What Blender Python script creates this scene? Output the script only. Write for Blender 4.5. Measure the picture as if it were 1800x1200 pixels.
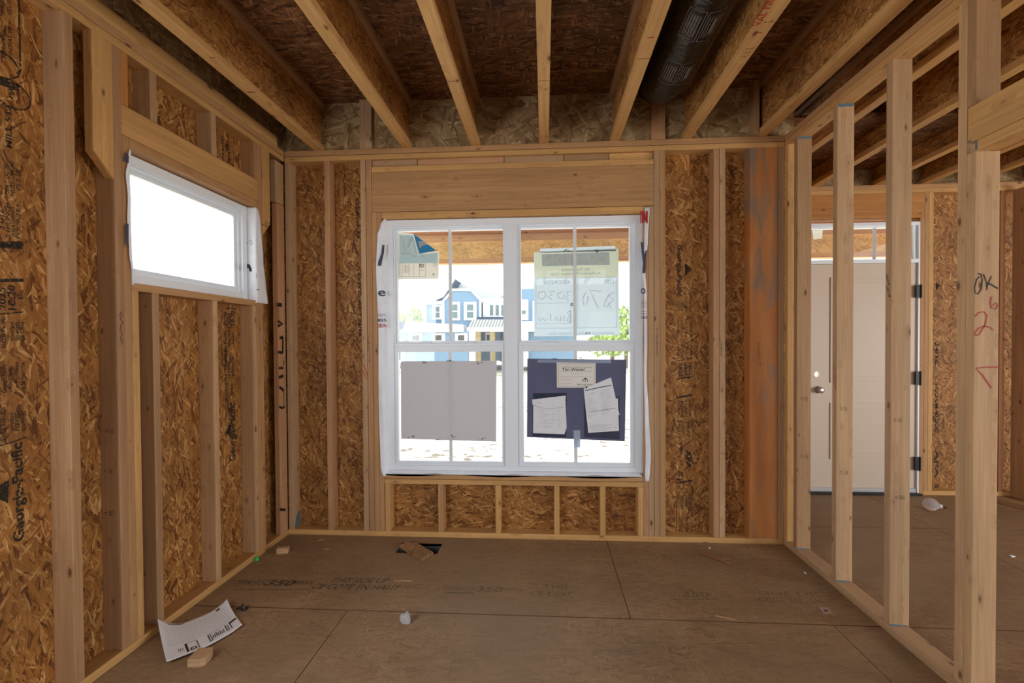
import bpy, bmesh, math, random
from mathutils import Vector, Matrix, noise
random.seed(7)
SC = bpy.context.scene
for o in list(bpy.data.objects): bpy.data.objects.remove(o)
COL = SC.collection

# ---------------------------------------------------------------- camera
CF, CPX, CPY = 802.708, 8.084, 11.676          # focal length and centre offset in pixels of an 1800 px wide frame
CAM = Vector((0, 0, 1.392))
yaw, pitch, roll = 0.0611, -0.0141, -0.0058
_f = Vector((-math.sin(yaw)*math.cos(pitch), math.cos(yaw)*math.cos(pitch), math.sin(pitch)))
_r0 = Vector((math.cos(yaw), math.sin(yaw), 0)); _u0 = _r0.cross(_f)
_r = math.cos(roll)*_r0 + math.sin(roll)*_u0
_u = -math.sin(roll)*_r0 + math.cos(roll)*_u0
cd = bpy.data.cameras.new('camera'); cam = bpy.data.objects.new('camera', cd); COL.objects.link(cam)
cam.matrix_world = Matrix(((_r.x, _u.x, -_f.x, CAM.x), (_r.y, _u.y, -_f.y, CAM.y), (_r.z, _u.z, -_f.z, CAM.z), (0, 0, 0, 1)))
cd.sensor_width = 36; cd.sensor_fit = 'HORIZONTAL'; cd.lens = CF/1800*36
cd.shift_x = -CPX/1800; cd.shift_y = CPY/1800; cd.clip_start = 0.05; cd.clip_end = 500
SC.camera = cam

def at(x, y, ax, val):
    """point of the photograph (x, y) on the plane axis ax = val"""
    d = _f + _r*((x-900-CPX)/CF) - _u*((y-600-CPY)/CF)
    t = (val - CAM[ax])/d[ax]
    return CAM + d*t

# ---------------------------------------------------------------- view, sky, sun, daylight
SC.view_settings.view_transform = 'Standard'; SC.view_settings.look = 'None'
SC.view_settings.exposure = -0.08; SC.view_settings.gamma = 1.0; SC.view_settings.use_curve_mapping = False
SC.cycles.max_bounces = 10; SC.cycles.diffuse_bounces = 6; SC.cycles.transparent_max_bounces = 16
SC.cycles.sample_clamp_indirect = 6.0
SC.cycles.use_denoising = True
W = bpy.data.worlds.new('sky'); SC.world = W; W.use_nodes = True
wn = W.node_tree.nodes; wl = W.node_tree.links
bg = wn['Background']; bg.inputs['Color'].default_value = (0.93, 0.97, 1.0, 1); bg.inputs['Strength'].default_value = 3.0
sd = bpy.data.lights.new('sun', 'SUN'); sd.energy = 9.0; sd.angle = 0.01; sd.color = (1, 0.96, 0.9)
so = bpy.data.objects.new('sun', sd); COL.objects.link(so)
so.rotation_euler = Vector((0.26, 0.64, 0.72)).to_track_quat('Z', 'Y').to_euler()
def area(name, loc, target, sx, sy, power, col):
    l = bpy.data.lights.new(name, 'AREA'); l.shape = 'RECTANGLE'; l.size = sx; l.size_y = sy; l.energy = power; l.color = col
    o = bpy.data.objects.new(name, l); COL.objects.link(o); o.location = loc
    o.rotation_euler = (Vector(target)-Vector(loc)).to_track_quat('-Z', 'Y').to_euler()
    return o
# area lamps added to stand for daylight from unseen rear and side openings
area('rear_daylight', (2.2, -4.3, 1.15), (1.0, 1, 1.5), 3.2, 1.9, 15, (1.0, 0.97, 0.93))
area('side_daylight', (6.0, 0.5, 1.25), (-1.0, 2.2, 1.5), 2.0, 1.8, 125, (1.0, 0.97, 0.93))

area('near_side_fill', (-1.9, 0.25, 1.45), (1.7, 2.0, 1.3), 1.15, 1.15, 42, (0.92, 0.96, 1.0))  # added fill lamp at an assumed, unseen opening, brightens the partition studs

# ---------------------------------------------------------------- materials
def newmat(name):
    m = bpy.data.materials.new(name); m.use_nodes = True
    nt = m.node_tree; b = nt.nodes['Principled BSDF']
    return m, nt, nt.nodes, nt.links, b
def N(nt, typ, **kw):
    n = nt.nodes.new(typ)
    for k, v in kw.items(): setattr(n, k, v)
    return n
def plain(name, col, rough=0.6, metal=0.0, var=0.0, scale=20, spec=0.4):
    m, nt, ns, lk, b = newmat(name)
    b.inputs['Roughness'].default_value = rough; b.inputs['Metallic'].default_value = metal
    b.inputs['Specular IOR Level'].default_value = spec
    if var:
        tc = N(nt, 'ShaderNodeTexCoord'); nz = N(nt, 'ShaderNodeTexNoise'); nz.inputs['Scale'].default_value = scale; nz.inputs['Detail'].default_value = 4
        cr = N(nt, 'ShaderNodeValToRGB'); c = Vector(col)
        cr.color_ramp.elements[0].color = (*(c*(1-var)), 1); cr.color_ramp.elements[1].color = (*(c*(1+var)), 1)
        cr.color_ramp.elements[0].position = 0.3; cr.color_ramp.elements[1].position = 0.7
        lk.new(tc.outputs['Object'], nz.inputs['Vector']); lk.new(nz.outputs['Fac'], cr.inputs['Fac']); lk.new(cr.outputs['Color'], b.inputs['Base Color'])
    else:
        b.inputs['Base Color'].default_value = (*col, 1)
    return m
def math_(nt, op, a, b=None):
    n = N(nt, 'ShaderNodeMath', operation=op)
    for i, v in enumerate((a, b)):
        if v is None: continue
        if isinstance(v, (int, float)): n.inputs[i].default_value = v
        else: nt.links.new(v, n.inputs[i])
    return n.outputs[0]
def mixc(nt, fac, a, b, blend='MIX'):
    n = N(nt, 'ShaderNodeMix', data_type='RGBA', blend_type=blend)
    for sock, v in ((n.inputs[0], fac), (n.inputs[6], a), (n.inputs[7], b)):
        if isinstance(v, (int, float)): sock.default_value = v
        elif isinstance(v, tuple): sock.default_value = (*v, 1) if len(v) == 3 else v
        else: nt.links.new(v, sock)
    return n.outputs[2]
def lumber_mat(name='lumber'):
    m, nt, ns, lk, b = newmat(name)
    tc = N(nt, 'ShaderNodeTexCoord'); oi = N(nt, 'ShaderNodeObjectInfo')
    off = N(nt, 'ShaderNodeVectorMath', operation='SCALE'); cv = N(nt, 'ShaderNodeCombineXYZ')
    lk.new(oi.outputs['Random'], cv.inputs[0]); lk.new(oi.outputs['Random'], cv.inputs[1]); cv.inputs[2].default_value = 0.37
    lk.new(cv.outputs[0], off.inputs[0]); off.inputs['Scale'].default_value = 53
    add = N(nt, 'ShaderNodeVectorMath', operation='ADD'); lk.new(tc.outputs['Object'], add.inputs[0]); lk.new(off.outputs[0], add.inputs[1])
    P = add.outputs[0]
    def mapped(sx, sy, sz):
        v = N(nt, 'ShaderNodeVectorMath', operation='MULTIPLY'); lk.new(P, v.inputs[0]); v.inputs[1].default_value = (sx, sy, sz); return v.outputs[0]
    # knots
    vo = N(nt, 'ShaderNodeTexVoronoi', voronoi_dimensions='3D'); vo.inputs['Scale'].default_value = 1.0
    lk.new(mapped(8.5, 19, 19), vo.inputs['Vector'])
    sep = N(nt, 'ShaderNodeSeparateColor'); lk.new(vo.outputs['Color'], sep.inputs[0])
    kd = math_(nt, 'ADD', vo.outputs['Distance'], math_(nt, 'MULTIPLY', sep.outputs[0], 0.30))
    kr = N(nt, 'ShaderNodeMapRange'); lk.new(kd, kr.inputs[0]); kr.inputs[1].default_value = 0.11; kr.inputs[2].default_value = 0.22; kr.inputs[3].default_value = 1; kr.inputs[4].default_value = 0
    kh = N(nt, 'ShaderNodeMapRange'); lk.new(kd, kh.inputs[0]); kh.inputs[1].default_value = 0.15; kh.inputs[2].default_value = 0.5; kh.inputs[3].default_value = 1; kh.inputs[4].default_value = 0
    # grain, bent around the knots
    gz = N(nt, 'ShaderNodeTexNoise'); gz.inputs['Scale'].default_value = 1; gz.inputs['Detail'].default_value = 3; gz.inputs['Distortion'].default_value = 0.6
    bend = N(nt, 'ShaderNodeVectorMath', operation='ADD'); lk.new(mapped(0.8, 42, 42), bend.inputs[0])
    cb = N(nt, 'ShaderNodeCombineXYZ'); s = math_(nt, 'MULTIPLY', kh.outputs[0], 1.4); lk.new(s, cb.inputs[1]); lk.new(s, cb.inputs[2]); lk.new(cb.outputs[0], bend.inputs[1])
    lk.new(bend.outputs[0], gz.inputs['Vector'])
    fz = N(nt, 'ShaderNodeTexNoise'); fz.inputs['Scale'].default_value = 1; fz.inputs['Detail'].default_value = 2; lk.new(mapped(5, 190, 190), fz.inputs['Vector'])
    lo = N(nt, 'ShaderNodeTexNoise'); lo.inputs['Scale'].default_value = 1; lo.inputs['Detail'].default_value = 3; lk.new(mapped(1.3, 9, 9), lo.inputs['Vector'])
    c = N(nt, 'ShaderNodeValToRGB'); e = c.color_ramp.elements
    e[0].position = 0.28; e[0].color = (0.43, 0.265, 0.140, 1); e[1].position = 0.70; e[1].color = (0.535, 0.350, 0.195, 1)
    lk.new(gz.outputs['Fac'], c.inputs['Fac'])
    f = N(nt, 'ShaderNodeMapRange'); lk.new(fz.outputs['Fac'], f.inputs[0]); f.inputs[1].default_value = .3; f.inputs[2].default_value = .7; f.inputs[3].default_value = .9; f.inputs[4].default_value = 1.08
    l2 = N(nt, 'ShaderNodeMapRange'); lk.new(lo.outputs['Fac'], l2.inputs[0]); l2.inputs[1].default_value = .3; l2.inputs[2].default_value = .7; l2.inputs[3].default_value = .88; l2.inputs[4].default_value = 1.08
    g = math_(nt, 'MULTIPLY', f.outputs[0], l2.outputs[0])
    cg = N(nt, 'ShaderNodeCombineColor'); [lk.new(g, cg.inputs[i]) for i in range(3)]
    col = mixc(nt, 1.0, c.outputs['Color'], cg.outputs[0], 'MULTIPLY')
    col = mixc(nt, 1.0, col, oi.outputs['Color'], 'MULTIPLY')
    col = mixc(nt, math_(nt, 'MULTIPLY', kh.outputs[0], 0.30), col, (0.34, 0.16, 0.06))
    col = mixc(nt, math_(nt, 'MULTIPLY', kr.outputs[0], 0.85), col, (0.09, 0.04, 0.018))
    lk.new(col, b.inputs['Base Color']); b.inputs['Roughness'].default_value = 0.62; b.inputs['Specular IOR Level'].default_value = 0.3
    bp = N(nt, 'ShaderNodeBump'); bp.inputs['Strength'].default_value = 0.12; bp.inputs['Distance'].default_value = 0.002
    lk.new(gz.outputs['Fac'], bp.inputs['Height']); lk.new(bp.outputs[0], b.inputs['Normal'])
    return m
def osb_mat(name, plane, pal, dens=1.0, angles=(8, 62, 101, 143, 172), rough=0.6, gloss=0.35, dust=None, tintobj=False):
    """oriented strand board: overlapping wafers; pal = dark, mid, light, pale; plane = the two axes the board lies in"""
    m, nt, ns, lk, b = newmat(name)
    tc = N(nt, 'ShaderNodeTexCoord'); sx = N(nt, 'ShaderNodeSeparateXYZ'); lk.new(tc.outputs['Object'], sx.inputs[0])
    cx = N(nt, 'ShaderNodeCombineXYZ'); lk.new(sx.outputs['XYZ'.index(plane[0])], cx.inputs[0]); lk.new(sx.outputs['XYZ'.index(plane[1])], cx.inputs[1])
    wz = N(nt, 'ShaderNodeTexNoise', noise_dimensions='2D'); wz.inputs['Scale'].default_value = 9; wz.inputs['Detail'].default_value = 2; lk.new(cx.outputs[0], wz.inputs['Vector'])
    wob = N(nt, 'ShaderNodeVectorMath', operation='SCALE'); lk.new(wz.outputs['Color'], wob.inputs[0]); wob.inputs['Scale'].default_value = 0.035
    pv = N(nt, 'ShaderNodeVectorMath', operation='ADD'); lk.new(cx.outputs[0], pv.inputs[0]); lk.new(wob.outputs[0], pv.inputs[1])
    H = C = D = VV = None
    for i, a in enumerate(angles):
        mp = N(nt, 'ShaderNodeMapping'); mp.inputs['Rotation'].default_value = (0, 0, math.radians(a)); mp.inputs['Location'].default_value = (i*3.17, i*1.73, 0)
        lk.new(pv.outputs[0], mp.inputs['Vector'])
        st = N(nt, 'ShaderNodeVectorMath', operation='MULTIPLY'); lk.new(mp.outputs[0], st.inputs[0]); st.inputs[1].default_value = (dens*(10+2.6*i), dens*(66+11*i), 1)
        vo = N(nt, 'ShaderNodeTexVoronoi', voronoi_dimensions='2D'); vo.inputs['Scale'].default_value = 1; lk.new(st.outputs[0], vo.inputs['Vector'])
        sp = N(nt, 'ShaderNodeSeparateColor'); lk.new(vo.outputs['Color'], sp.inputs[0])
        h = math_(nt, 'SUBTRACT', sp.outputs[0], math_(nt, 'MULTIPLY', vo.outputs['Distance'], 0.28)); c = sp.outputs[1]; d = vo.outputs['Distance']
        if H is None: H, C, D, VV = h, c, d, st.outputs[0]
        else:
            g = math_(nt, 'GREATER_THAN', h, H)
            mx = N(nt, 'ShaderNodeMix', data_type='FLOAT'); lk.new(g, mx.inputs[0]); lk.new(C, mx.inputs[2]); lk.new(c, mx.inputs[3])
            md = N(nt, 'ShaderNodeMix', data_type='FLOAT'); lk.new(g, md.inputs[0]); lk.new(D, md.inputs[2]); lk.new(d, md.inputs[3])
            mv = N(nt, 'ShaderNodeMix', data_type='VECTOR'); lk.new(g, mv.inputs[0]); lk.new(VV, mv.inputs[4]); lk.new(st.outputs[0], mv.inputs[5])
            H = math_(nt, 'MAXIMUM', h, H); C = mx.outputs[0]; D = md.outputs[0]; VV = mv.outputs[1]
    fz = N(nt, 'ShaderNodeTexNoise', noise_dimensions='2D'); fz.inputs['Scale'].default_value = 1; fz.inputs['Detail'].default_value = 3; gs = N(nt, 'ShaderNodeVectorMath', operation='MULTIPLY'); lk.new(VV, gs.inputs[0]); gs.inputs[1].default_value = (.6, 4.0, 1); lk.new(gs.outputs[0], fz.inputs['Vector'])
    t = math_(nt, 'ADD', math_(nt, 'ADD', 0.05, math_(nt, 'MULTIPLY', C, 0.92)), math_(nt, 'MULTIPLY', math_(nt, 'SUBTRACT', fz.outputs['Fac'], 0.5), 0.95))
    t = math_(nt, 'SUBTRACT', t, math_(nt, 'MULTIPLY', D, 0.22))
    r = N(nt, 'ShaderNodeValToRGB'); e = r.color_ramp.elements
    e[0].position = 0.0; e[0].color = (*pal[0], 1); e[1].position = 1.0; e[1].color = (*pal[3], 1)
    for p_, q in ((0.22, pal[1]), (0.70, pal[2])):
        k = e.new(p_); k.color = (*q, 1)
    lk.new(t, r.inputs['Fac']); col = r.outputs['Color']
    lo = N(nt, 'ShaderNodeTexNoise', noise_dimensions='2D'); lo.inputs['Scale'].default_value = 3.2; lo.inputs['Detail'].default_value = 4; lk.new(pv.outputs[0], lo.inputs['Vector'])
    lr = N(nt, 'ShaderNodeMapRange'); lk.new(lo.outputs['Fac'], lr.inputs[0]); lr.inputs[1].default_value = .3; lr.inputs[2].default_value = .7; lr.inputs[3].default_value = .84; lr.inputs[4].default_value = 1.14
    cg = N(nt, 'ShaderNodeCombineColor'); [lk.new(lr.outputs[0], cg.inputs[i]) for i in range(3)]
    col = mixc(nt, 1.0, col, cg.outputs[0], 'MULTIPLY')
    if dust:
        dz = N(nt, 'ShaderNodeTexNoise', noise_dimensions='2D'); dz.inputs['Scale'].default_value = 1.1; dz.inputs['Detail'].default_value = 5; lk.new(pv.outputs[0], dz.inputs['Vector'])
        dr = N(nt, 'ShaderNodeMapRange'); lk.new(dz.outputs['Fac'], dr.inputs[0]); dr.inputs[1].default_value = .3; dr.inputs[2].default_value = .7; dr.inputs[3].default_value = dust[1]; dr.inputs[4].default_value = dust[2]
        col = mixc(nt, dr.outputs[0], col, dust[0])
    lk.new(col, b.inputs['Base Color']); b.inputs['Roughness'].default_value = rough; b.inputs['Specular IOR Level'].default_value = gloss
    bp = N(nt, 'ShaderNodeBump'); bp.inputs['Strength'].default_value = 0.25; bp.inputs['Distance'].default_value = 0.0015
    lk.new(t, bp.inputs['Height']); lk.new(bp.outputs[0], b.inputs['Normal'])
    return m
LUM = lumber_mat()
GOLD = ((0.105, 0.034, 0.007), (0.285, 0.116, 0.025), (0.375, 0.170, 0.042), (0.66, 0.40, 0.16))
PALE = ((0.19, 0.115, 0.05), (0.31, 0.20, 0.092), (0.39, 0.265, 0.135), (0.58, 0.44, 0.26))
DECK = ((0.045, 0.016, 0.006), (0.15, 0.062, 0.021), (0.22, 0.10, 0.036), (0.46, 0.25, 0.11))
WEB = ((0.16, 0.06, 0.016), (0.31, 0.135, 0.034), (0.42, 0.205, 0.058), (0.60, 0.34, 0.13))
FLR = ((0.215, 0.125, 0.062), (0.285, 0.174, 0.090), (0.315, 0.197, 0.106), (0.38, 0.248, 0.142))
M = {}
M['osb_yz'] = osb_mat('osb_side_wall', 'YZ', GOLD, angles=(70, 100, 83, 135, 48))
M['osb_xz'] = osb_mat('osb_back_wall', 'XZ', GOLD, angles=(72, 98, 20, 135, 55))
M['osb_low'] = osb_mat('osb_below_window', 'XZ', GOLD, angles=(4, 172, 30, 155, 75))
M['rim_xz'] = osb_mat('rim_strand_board', 'XZ', PALE, dens=0.45, angles=(15, 60, 100, 150, 175))
M['rim_yz'] = osb_mat('rim_strand_board_side', 'YZ', PALE, dens=0.62, angles=(15, 60, 100, 150, 175))
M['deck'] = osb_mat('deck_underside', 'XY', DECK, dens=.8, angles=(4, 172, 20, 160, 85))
M['web'] = osb_mat('joist_web_board', 'YZ', WEB, angles=(5, 170, 30, 150, 80))
M['floor'] = osb_mat('sanded_subfloor', 'XY', FLR, angles=(4, 172, 22, 158, 88), rough=0.55, gloss=0.3, dust=((0.285, 0.193, 0.115), 0.1, 0.7))
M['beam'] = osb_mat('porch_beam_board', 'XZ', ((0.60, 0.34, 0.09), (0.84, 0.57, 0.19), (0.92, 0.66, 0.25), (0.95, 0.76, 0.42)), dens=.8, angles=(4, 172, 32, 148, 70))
M['vinyl'] = plain('white_vinyl', (0.82, 0.89, 0.97), 0.35)
M['wrap'] = plain('house_wrap', (0.84, 0.89, 0.97), 0.55, var=0.05, scale=14)
M['paper'] = plain('white_paper', (0.76, 0.79, 0.86), 0.7, var=0.03, scale=30)
M['ink'] = plain('black_ink', (0.02, 0.017, 0.015), 0.7)
M['navyink'] = plain('navy_print', (0.055, 0.06, 0.11), 0.6)
M['redink'] = plain('red_marker', (0.42, 0.02, 0.02), 0.6)
M['greyink'] = plain('grey_print', (0.30, 0.30, 0.32), 0.7)
M['navy'] = plain('navy_board', (0.10, 0.108, 0.20), 0.5, var=0.1, scale=6)
M['clear'] = None
M['black'] = plain('black_plastic', (0.012, 0.012, 0.013), 0.3)
M['metal'] = plain('galvanised_sheet', (0.35, 0.36, 0.38), 0.45, metal=0.8, var=0.1)
M['dark'] = plain('dark_metal', (0.02, 0.02, 0.022), 0.45, metal=0.4)
M['nickel'] = plain('satin_nickel', (0.62, 0.60, 0.58), 0.3, metal=0.9)
M['doorpaint'] = plain('primed_door', (0.63, 0.52, 0.42), 0.45)
M['stone'] = plain('grey_concrete', (0.42, 0.41, 0.42), 0.9, var=0.2, scale=120)
M['green'] = plain('green_plastic', (0.05, 0.5, 0.09), 0.4)
M['blue'] = plain('blue_paint', (0.10, 0.17, 0.21), 0.7)
def glass_mat(name, tint=(0.97, 0.985, 0.98), refl=1.0, dusty=0.035):
    m = bpy.data.materials.new(name); m.use_nodes = True; nt = m.node_tree; nt.nodes.clear()
    o = N(nt, 'ShaderNodeOutputMaterial'); t0 = N(nt, 'ShaderNodeBsdfTransparent'); t0.inputs[0].default_value = (*tint, 1)
    t = N(nt, 'ShaderNodeMixShader'); du = N(nt, 'ShaderNodeBsdfTranslucent'); du.inputs[0].default_value = (.9, .93, .95, 1); t.inputs[0].default_value = dusty; nt.links.new(t0.outputs[0], t.inputs[1]); nt.links.new(du.outputs[0], t.inputs[2])
    g = N(nt, 'ShaderNodeBsdfGlossy'); g.inputs['Roughness'].default_value = 0.02
    lw = N(nt, 'ShaderNodeLayerWeight'); f = math_(nt, 'ADD', 0.03, math_(nt, 'MULTIPLY', 0.6, math_(nt, 'POWER', lw.outputs['Facing'], 5))); mx = N(nt, 'ShaderNodeMixShader')
    nt.links.new(math_(nt, 'MULTIPLY', f, refl), mx.inputs[0]); nt.links.new(t.outputs[0], mx.inputs[1]); nt.links.new(g.outputs[0], mx.inputs[2]); nt.links.new(mx.outputs[0], o.inputs[0])
    return m
M['glass'] = glass_mat('window_glass')
M['film'] = glass_mat('clear_plastic', (0.80, 0.82, 0.84), 1.6)
def sheet_mat(name, col, trans):
    m = bpy.data.materials.new(name); m.use_nodes = True; nt = m.node_tree; nt.nodes.clear()
    o = N(nt, 'ShaderNodeOutputMaterial'); d = N(nt, 'ShaderNodeBsdfDiffuse'); t = N(nt, 'ShaderNodeBsdfTranslucent'); mx = N(nt, 'ShaderNodeMixShader')
    d.inputs[0].default_value = (*col, 1); t.inputs[0].default_value = (*col, 1); mx.inputs[0].default_value = trans
    nt.links.new(d.outputs[0], mx.inputs[1]); nt.links.new(t.outputs[0], mx.inputs[2]); nt.links.new(mx.outputs[0], o.inputs[0])
    return m
M['signpaper'] = sheet_mat('sign_paper', (0.84, 0.93, 1.0), 0.72)
M['signyellow'] = sheet_mat('sign_yellow', (1.0, 0.985, 0.87), 0.85)
M['signgrey'] = sheet_mat('sign_grey', (0.80, 0.82, 0.90), 0.85)
M['signpen'] = sheet_mat('sign_pen', (0.60, 0.64, 0.70), 0.7)
M['signline'] = sheet_mat('sign_line', (0.66, 0.73, 0.81), 0.7)
M['greyboard'] = sheet_mat('grey_card', (0.70, 0.70, 0.735), 0.22)
M['stickblue'] = sheet_mat('sticker_blue', (0.78, 0.92, 0.97), 0.35)
M['stickcream'] = sheet_mat('sticker_cream', (0.88, 0.88, 0.85), 0.7)
M['brightblue'] = plain('bright_blue_print', (0.012, 0.22, 0.48), 0.5)
def worn_ink(name, col, cover):
    m, nt, ns, lk, b = newmat(name)
    tc = N(nt, 'ShaderNodeTexCoord'); z = N(nt, 'ShaderNodeTexNoise'); z.inputs['Scale'].default_value = 95; z.inputs['Detail'].default_value = 3
    lk.new(tc.outputs['Object'], z.inputs['Vector']); r = N(nt, 'ShaderNodeMapRange'); lk.new(z.outputs['Fac'], r.inputs[0])
    r.inputs[1].default_value = cover-.08; r.inputs[2].default_value = cover+.08; r.inputs[3].default_value = 0.92; r.inputs[4].default_value = 0.15
    lk.new(r.outputs[0], b.inputs['Alpha']); b.inputs['Base Color'].default_value = (*col, 1); b.inputs['Roughness'].default_value = 0.8
    return m
M['stamp'] = worn_ink('stamped_ink', (0.022, 0.016, 0.01), 0.60)
M['faint'] = worn_ink('faint_stamped_ink', (0.05, 0.035, 0.025), 0.46)
M['faintgrey'] = worn_ink('worn_floor_stamp', (0.19, 0.145, 0.10), 0.47)
M['floorink'] = worn_ink('floor_stamp', (0.085, 0.06, 0.04), 0.60)

# ---------------------------------------------------------------- builders
def tag(o, label=None, cat=None, group=None, kind=None):
    if label: o['label'] = label
    if cat: o['category'] = cat
    if group: o['group'] = group
    if kind: o['kind'] = kind
    return o
def link(name, bm, mat, parent=None, smooth=False):
    me = bpy.data.meshes.new(name); bmesh.ops.recalc_face_normals(bm, faces=bm.faces); bm.to_mesh(me); bm.free()
    mats = mat if isinstance(mat, (list, tuple)) else [mat]
    for k in mats: me.materials.append(k)
    if smooth:
        for p in me.polygons: p.use_smooth = True
    o = bpy.data.objects.new(name, me); COL.objects.link(o)
    if parent: o.parent = parent
    return o
def empty(name, label, cat, group=None, loc=(0, 0, 0)):
    o = bpy.data.objects.new(name, None); COL.objects.link(o); o.location = loc
    o.empty_display_size = 0.05
    return tag(o, label, cat, group)
def bx(bm, x, y, z, bev=0.0, mi=0):
    vs = [bm.verts.new((a, b, c)) for a in sorted(x) for b in sorted(y) for c in sorted(z)]
    fs = [bm.faces.new([vs[i] for i in q]) for q in ((0, 1, 3, 2), (4, 6, 7, 5), (0, 4, 5, 1), (2, 3, 7, 6), (0, 2, 6, 4), (1, 5, 7, 3))]
    for f in fs: f.material_index = mi
    if bev:
        es = list({e for f in fs for e in f.edges}); bmesh.ops.bevel(bm, geom=es, offset=bev, segments=2, profile=0.5, affect='EDGES')
def prism(bm, pts, d, mi=0):
    """polygon pts (3D) extruded by vector d"""
    d = Vector(d); a = [bm.verts.new(p) for p in pts]; c = [bm.verts.new(Vector(p)+d) for p in pts]; n = len(pts)
    fs = [bm.faces.new(a), bm.faces.new(list(reversed(c)))]
    for i in range(n): fs.append(bm.faces.new((a[i], a[(i+1) % n], c[(i+1) % n], c[i])))
    for f in fs: f.material_index = mi
def ring(bm, x, z, xi, zi, y, mi=0):
    """rectangular frame in a plane facing Y"""
    bx(bm, (x[0], xi[0]), y, z, mi=mi); bx(bm, (xi[1], x[1]), y, z, mi=mi)
    bx(bm, xi, y, (z[0], zi[0]), mi=mi); bx(bm, xi, y, (zi[1], z[1]), mi=mi)
def ringx(bm, yy, z, yi, zi, x, mi=0):
    bx(bm, x, (yy[0], yi[0]), z, mi=mi); bx(bm, x, (yi[1], yy[1]), z, mi=mi)
    bx(bm, x, yi, (z[0], zi[0]), mi=mi); bx(bm, x, yi, (zi[1], z[1]), mi=mi)
def tube(bm, pts, r, seg=10, cap=True, mi=0):
    rings = []
    for i, p in enumerate(pts):
        p = Vector(p); t = (Vector(pts[min(i+1, len(pts)-1)])-Vector(pts[max(i-1, 0)])).normalized()
        a = t.orthogonal().normalized() if i == 0 else (a - t*a.dot(t)).normalized()
        b = t.cross(a); rr = r[i] if isinstance(r, (list, tuple)) else r
        rings.append([bm.verts.new(p + rr*(a*math.cos(q)+b*math.sin(q))) for q in [2*math.pi*k/seg for k in range(seg)]])
    for A, B_ in zip(rings, rings[1:]):
        for k in range(seg):
            f = bm.faces.new((A[k], A[(k+1) % seg], B_[(k+1) % seg], B_[k])); f.material_index = mi
    if cap:
        for R_ in (rings[0], rings[-1]):
            f = bm.faces.new(R_); f.material_index = mi
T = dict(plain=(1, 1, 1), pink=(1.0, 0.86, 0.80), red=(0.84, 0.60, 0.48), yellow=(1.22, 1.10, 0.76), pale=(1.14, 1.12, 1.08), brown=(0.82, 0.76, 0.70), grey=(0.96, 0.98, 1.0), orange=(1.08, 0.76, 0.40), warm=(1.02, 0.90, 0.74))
def board(name, label, cat, group, x, y, z, tint='plain', parent=None, mat=None, bev=0.0025):
    """a length of lumber; its own X runs along the grain"""
    lo = Vector((min(x), min(y), min(z))); hi = Vector((max(x), max(y), max(z))); d = hi-lo; c = (lo+hi)/2
    ax = max(range(3), key=lambda i: d[i])
    if ax == 0: dim = (d.x, d.y, d.z); rot = (0, 0, 0)
    elif ax == 1: dim = (d.y, d.x, d.z); rot = (0, 0, math.pi/2)
    else: dim = (d.z, d.y, d.x); rot = (0, -math.pi/2, 0)
    bm = bmesh.new(); bx(bm, *[(-q/2, q/2) for q in dim], bev=bev)
    o = link(name, bm, mat or LUM, parent); o.location = c; o.rotation_euler = rot
    tc = T[tint] if isinstance(tint, str) else tint; j = random.uniform(0.94, 1.05)
    o.color = (tc[0]*j, tc[1]*j, tc[2]*j, 1)
    return tag(o, label, cat, group)
def cutboard(name, label, cat, group, pts, d, tint, length_axis='Z'):
    """a piece with a cut outline; grain along Z"""
    c = sum((Vector(p) for p in pts), Vector())/len(pts)
    R_ = Matrix.Rotation(-math.pi/2, 4, 'Y'); inv = R_.inverted()
    bm = bmesh.new(); prism(bm, [inv @ (Vector(p)-c) for p in pts], inv.to_3x3() @ Vector(d))
    o = link(name, bm, LUM); o.location = c; o.rotation_euler = (0, -math.pi/2, 0); o.color = (*T[tint], 1)
    return tag(o, label, cat, group)
_txt = {}
def glyphs(s, bold=0.0):
    k = (s, bold)
    if k not in _txt:
        cu = bpy.data.curves.new('t', 'FONT'); cu.body = s; cu.size = 1; cu.offset = bold; cu.resolution_u = 3
        ob = bpy.data.objects.new('t', cu); me = bpy.data.meshes.new_from_object(ob)
        _txt[k] = ([v.co.copy() for v in me.vertices], [list(p.vertices) for p in me.polygons])
        bpy.data.objects.remove(ob); bpy.data.curves.remove(cu); bpy.data.meshes.remove(me)
    return _txt[k]
def text(bm, s, p0, u, v, h, length=None, bold=0.0, mi=0):
    """lettering s from p0, running along u, tops towards v, capital height h, fitted to a length"""
    vs, ps = glyphs(s, bold); u = Vector(u).normalized(); v = Vector(v).normalized(); p0 = Vector(p0)
    if not vs: return
    mx = max(q.x for q in vs); mn = min(q.x for q in vs); k = h/0.72
    ku = (length/(mx-mn)) if length else k
    nv = [bm.verts.new(p0 + u*(q.x-mn)*ku + v*q.y*k) for q in vs]
    for p in ps:
        try: bm.faces.new([nv[i] for i in p]).material_index = mi
        except ValueError: pass
def stroke(bm, pts, w, nrm, mi=0, closed=False):
    """a flat pen or marker line through 3D points on a surface with normal nrm"""
    nrm = Vector(nrm); pts = [Vector(p) for p in pts]
    if closed: pts = pts+[pts[0]]
    L_, R_ = [], []
    for i, p in enumerate(pts):
        t = (pts[min(i+1, len(pts)-1)]-pts[max(i-1, 0)]).normalized(); s = t.cross(nrm).normalized()*w/2
        L_.append(bm.verts.new(p+s)); R_.append(bm.verts.new(p-s))
    for i in range(len(pts)-1):
        bm.faces.new((L_[i], R_[i], R_[i+1], L_[i+1])).material_index = mi
def pen(bm, px, ax, val, w, mi=0, closed=False):
    nr = [0, 0, 0]; nr[ax] = 1
    stroke(bm, [at(a, b, ax, val) for a, b in px], w, nr, mi, closed)

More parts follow.
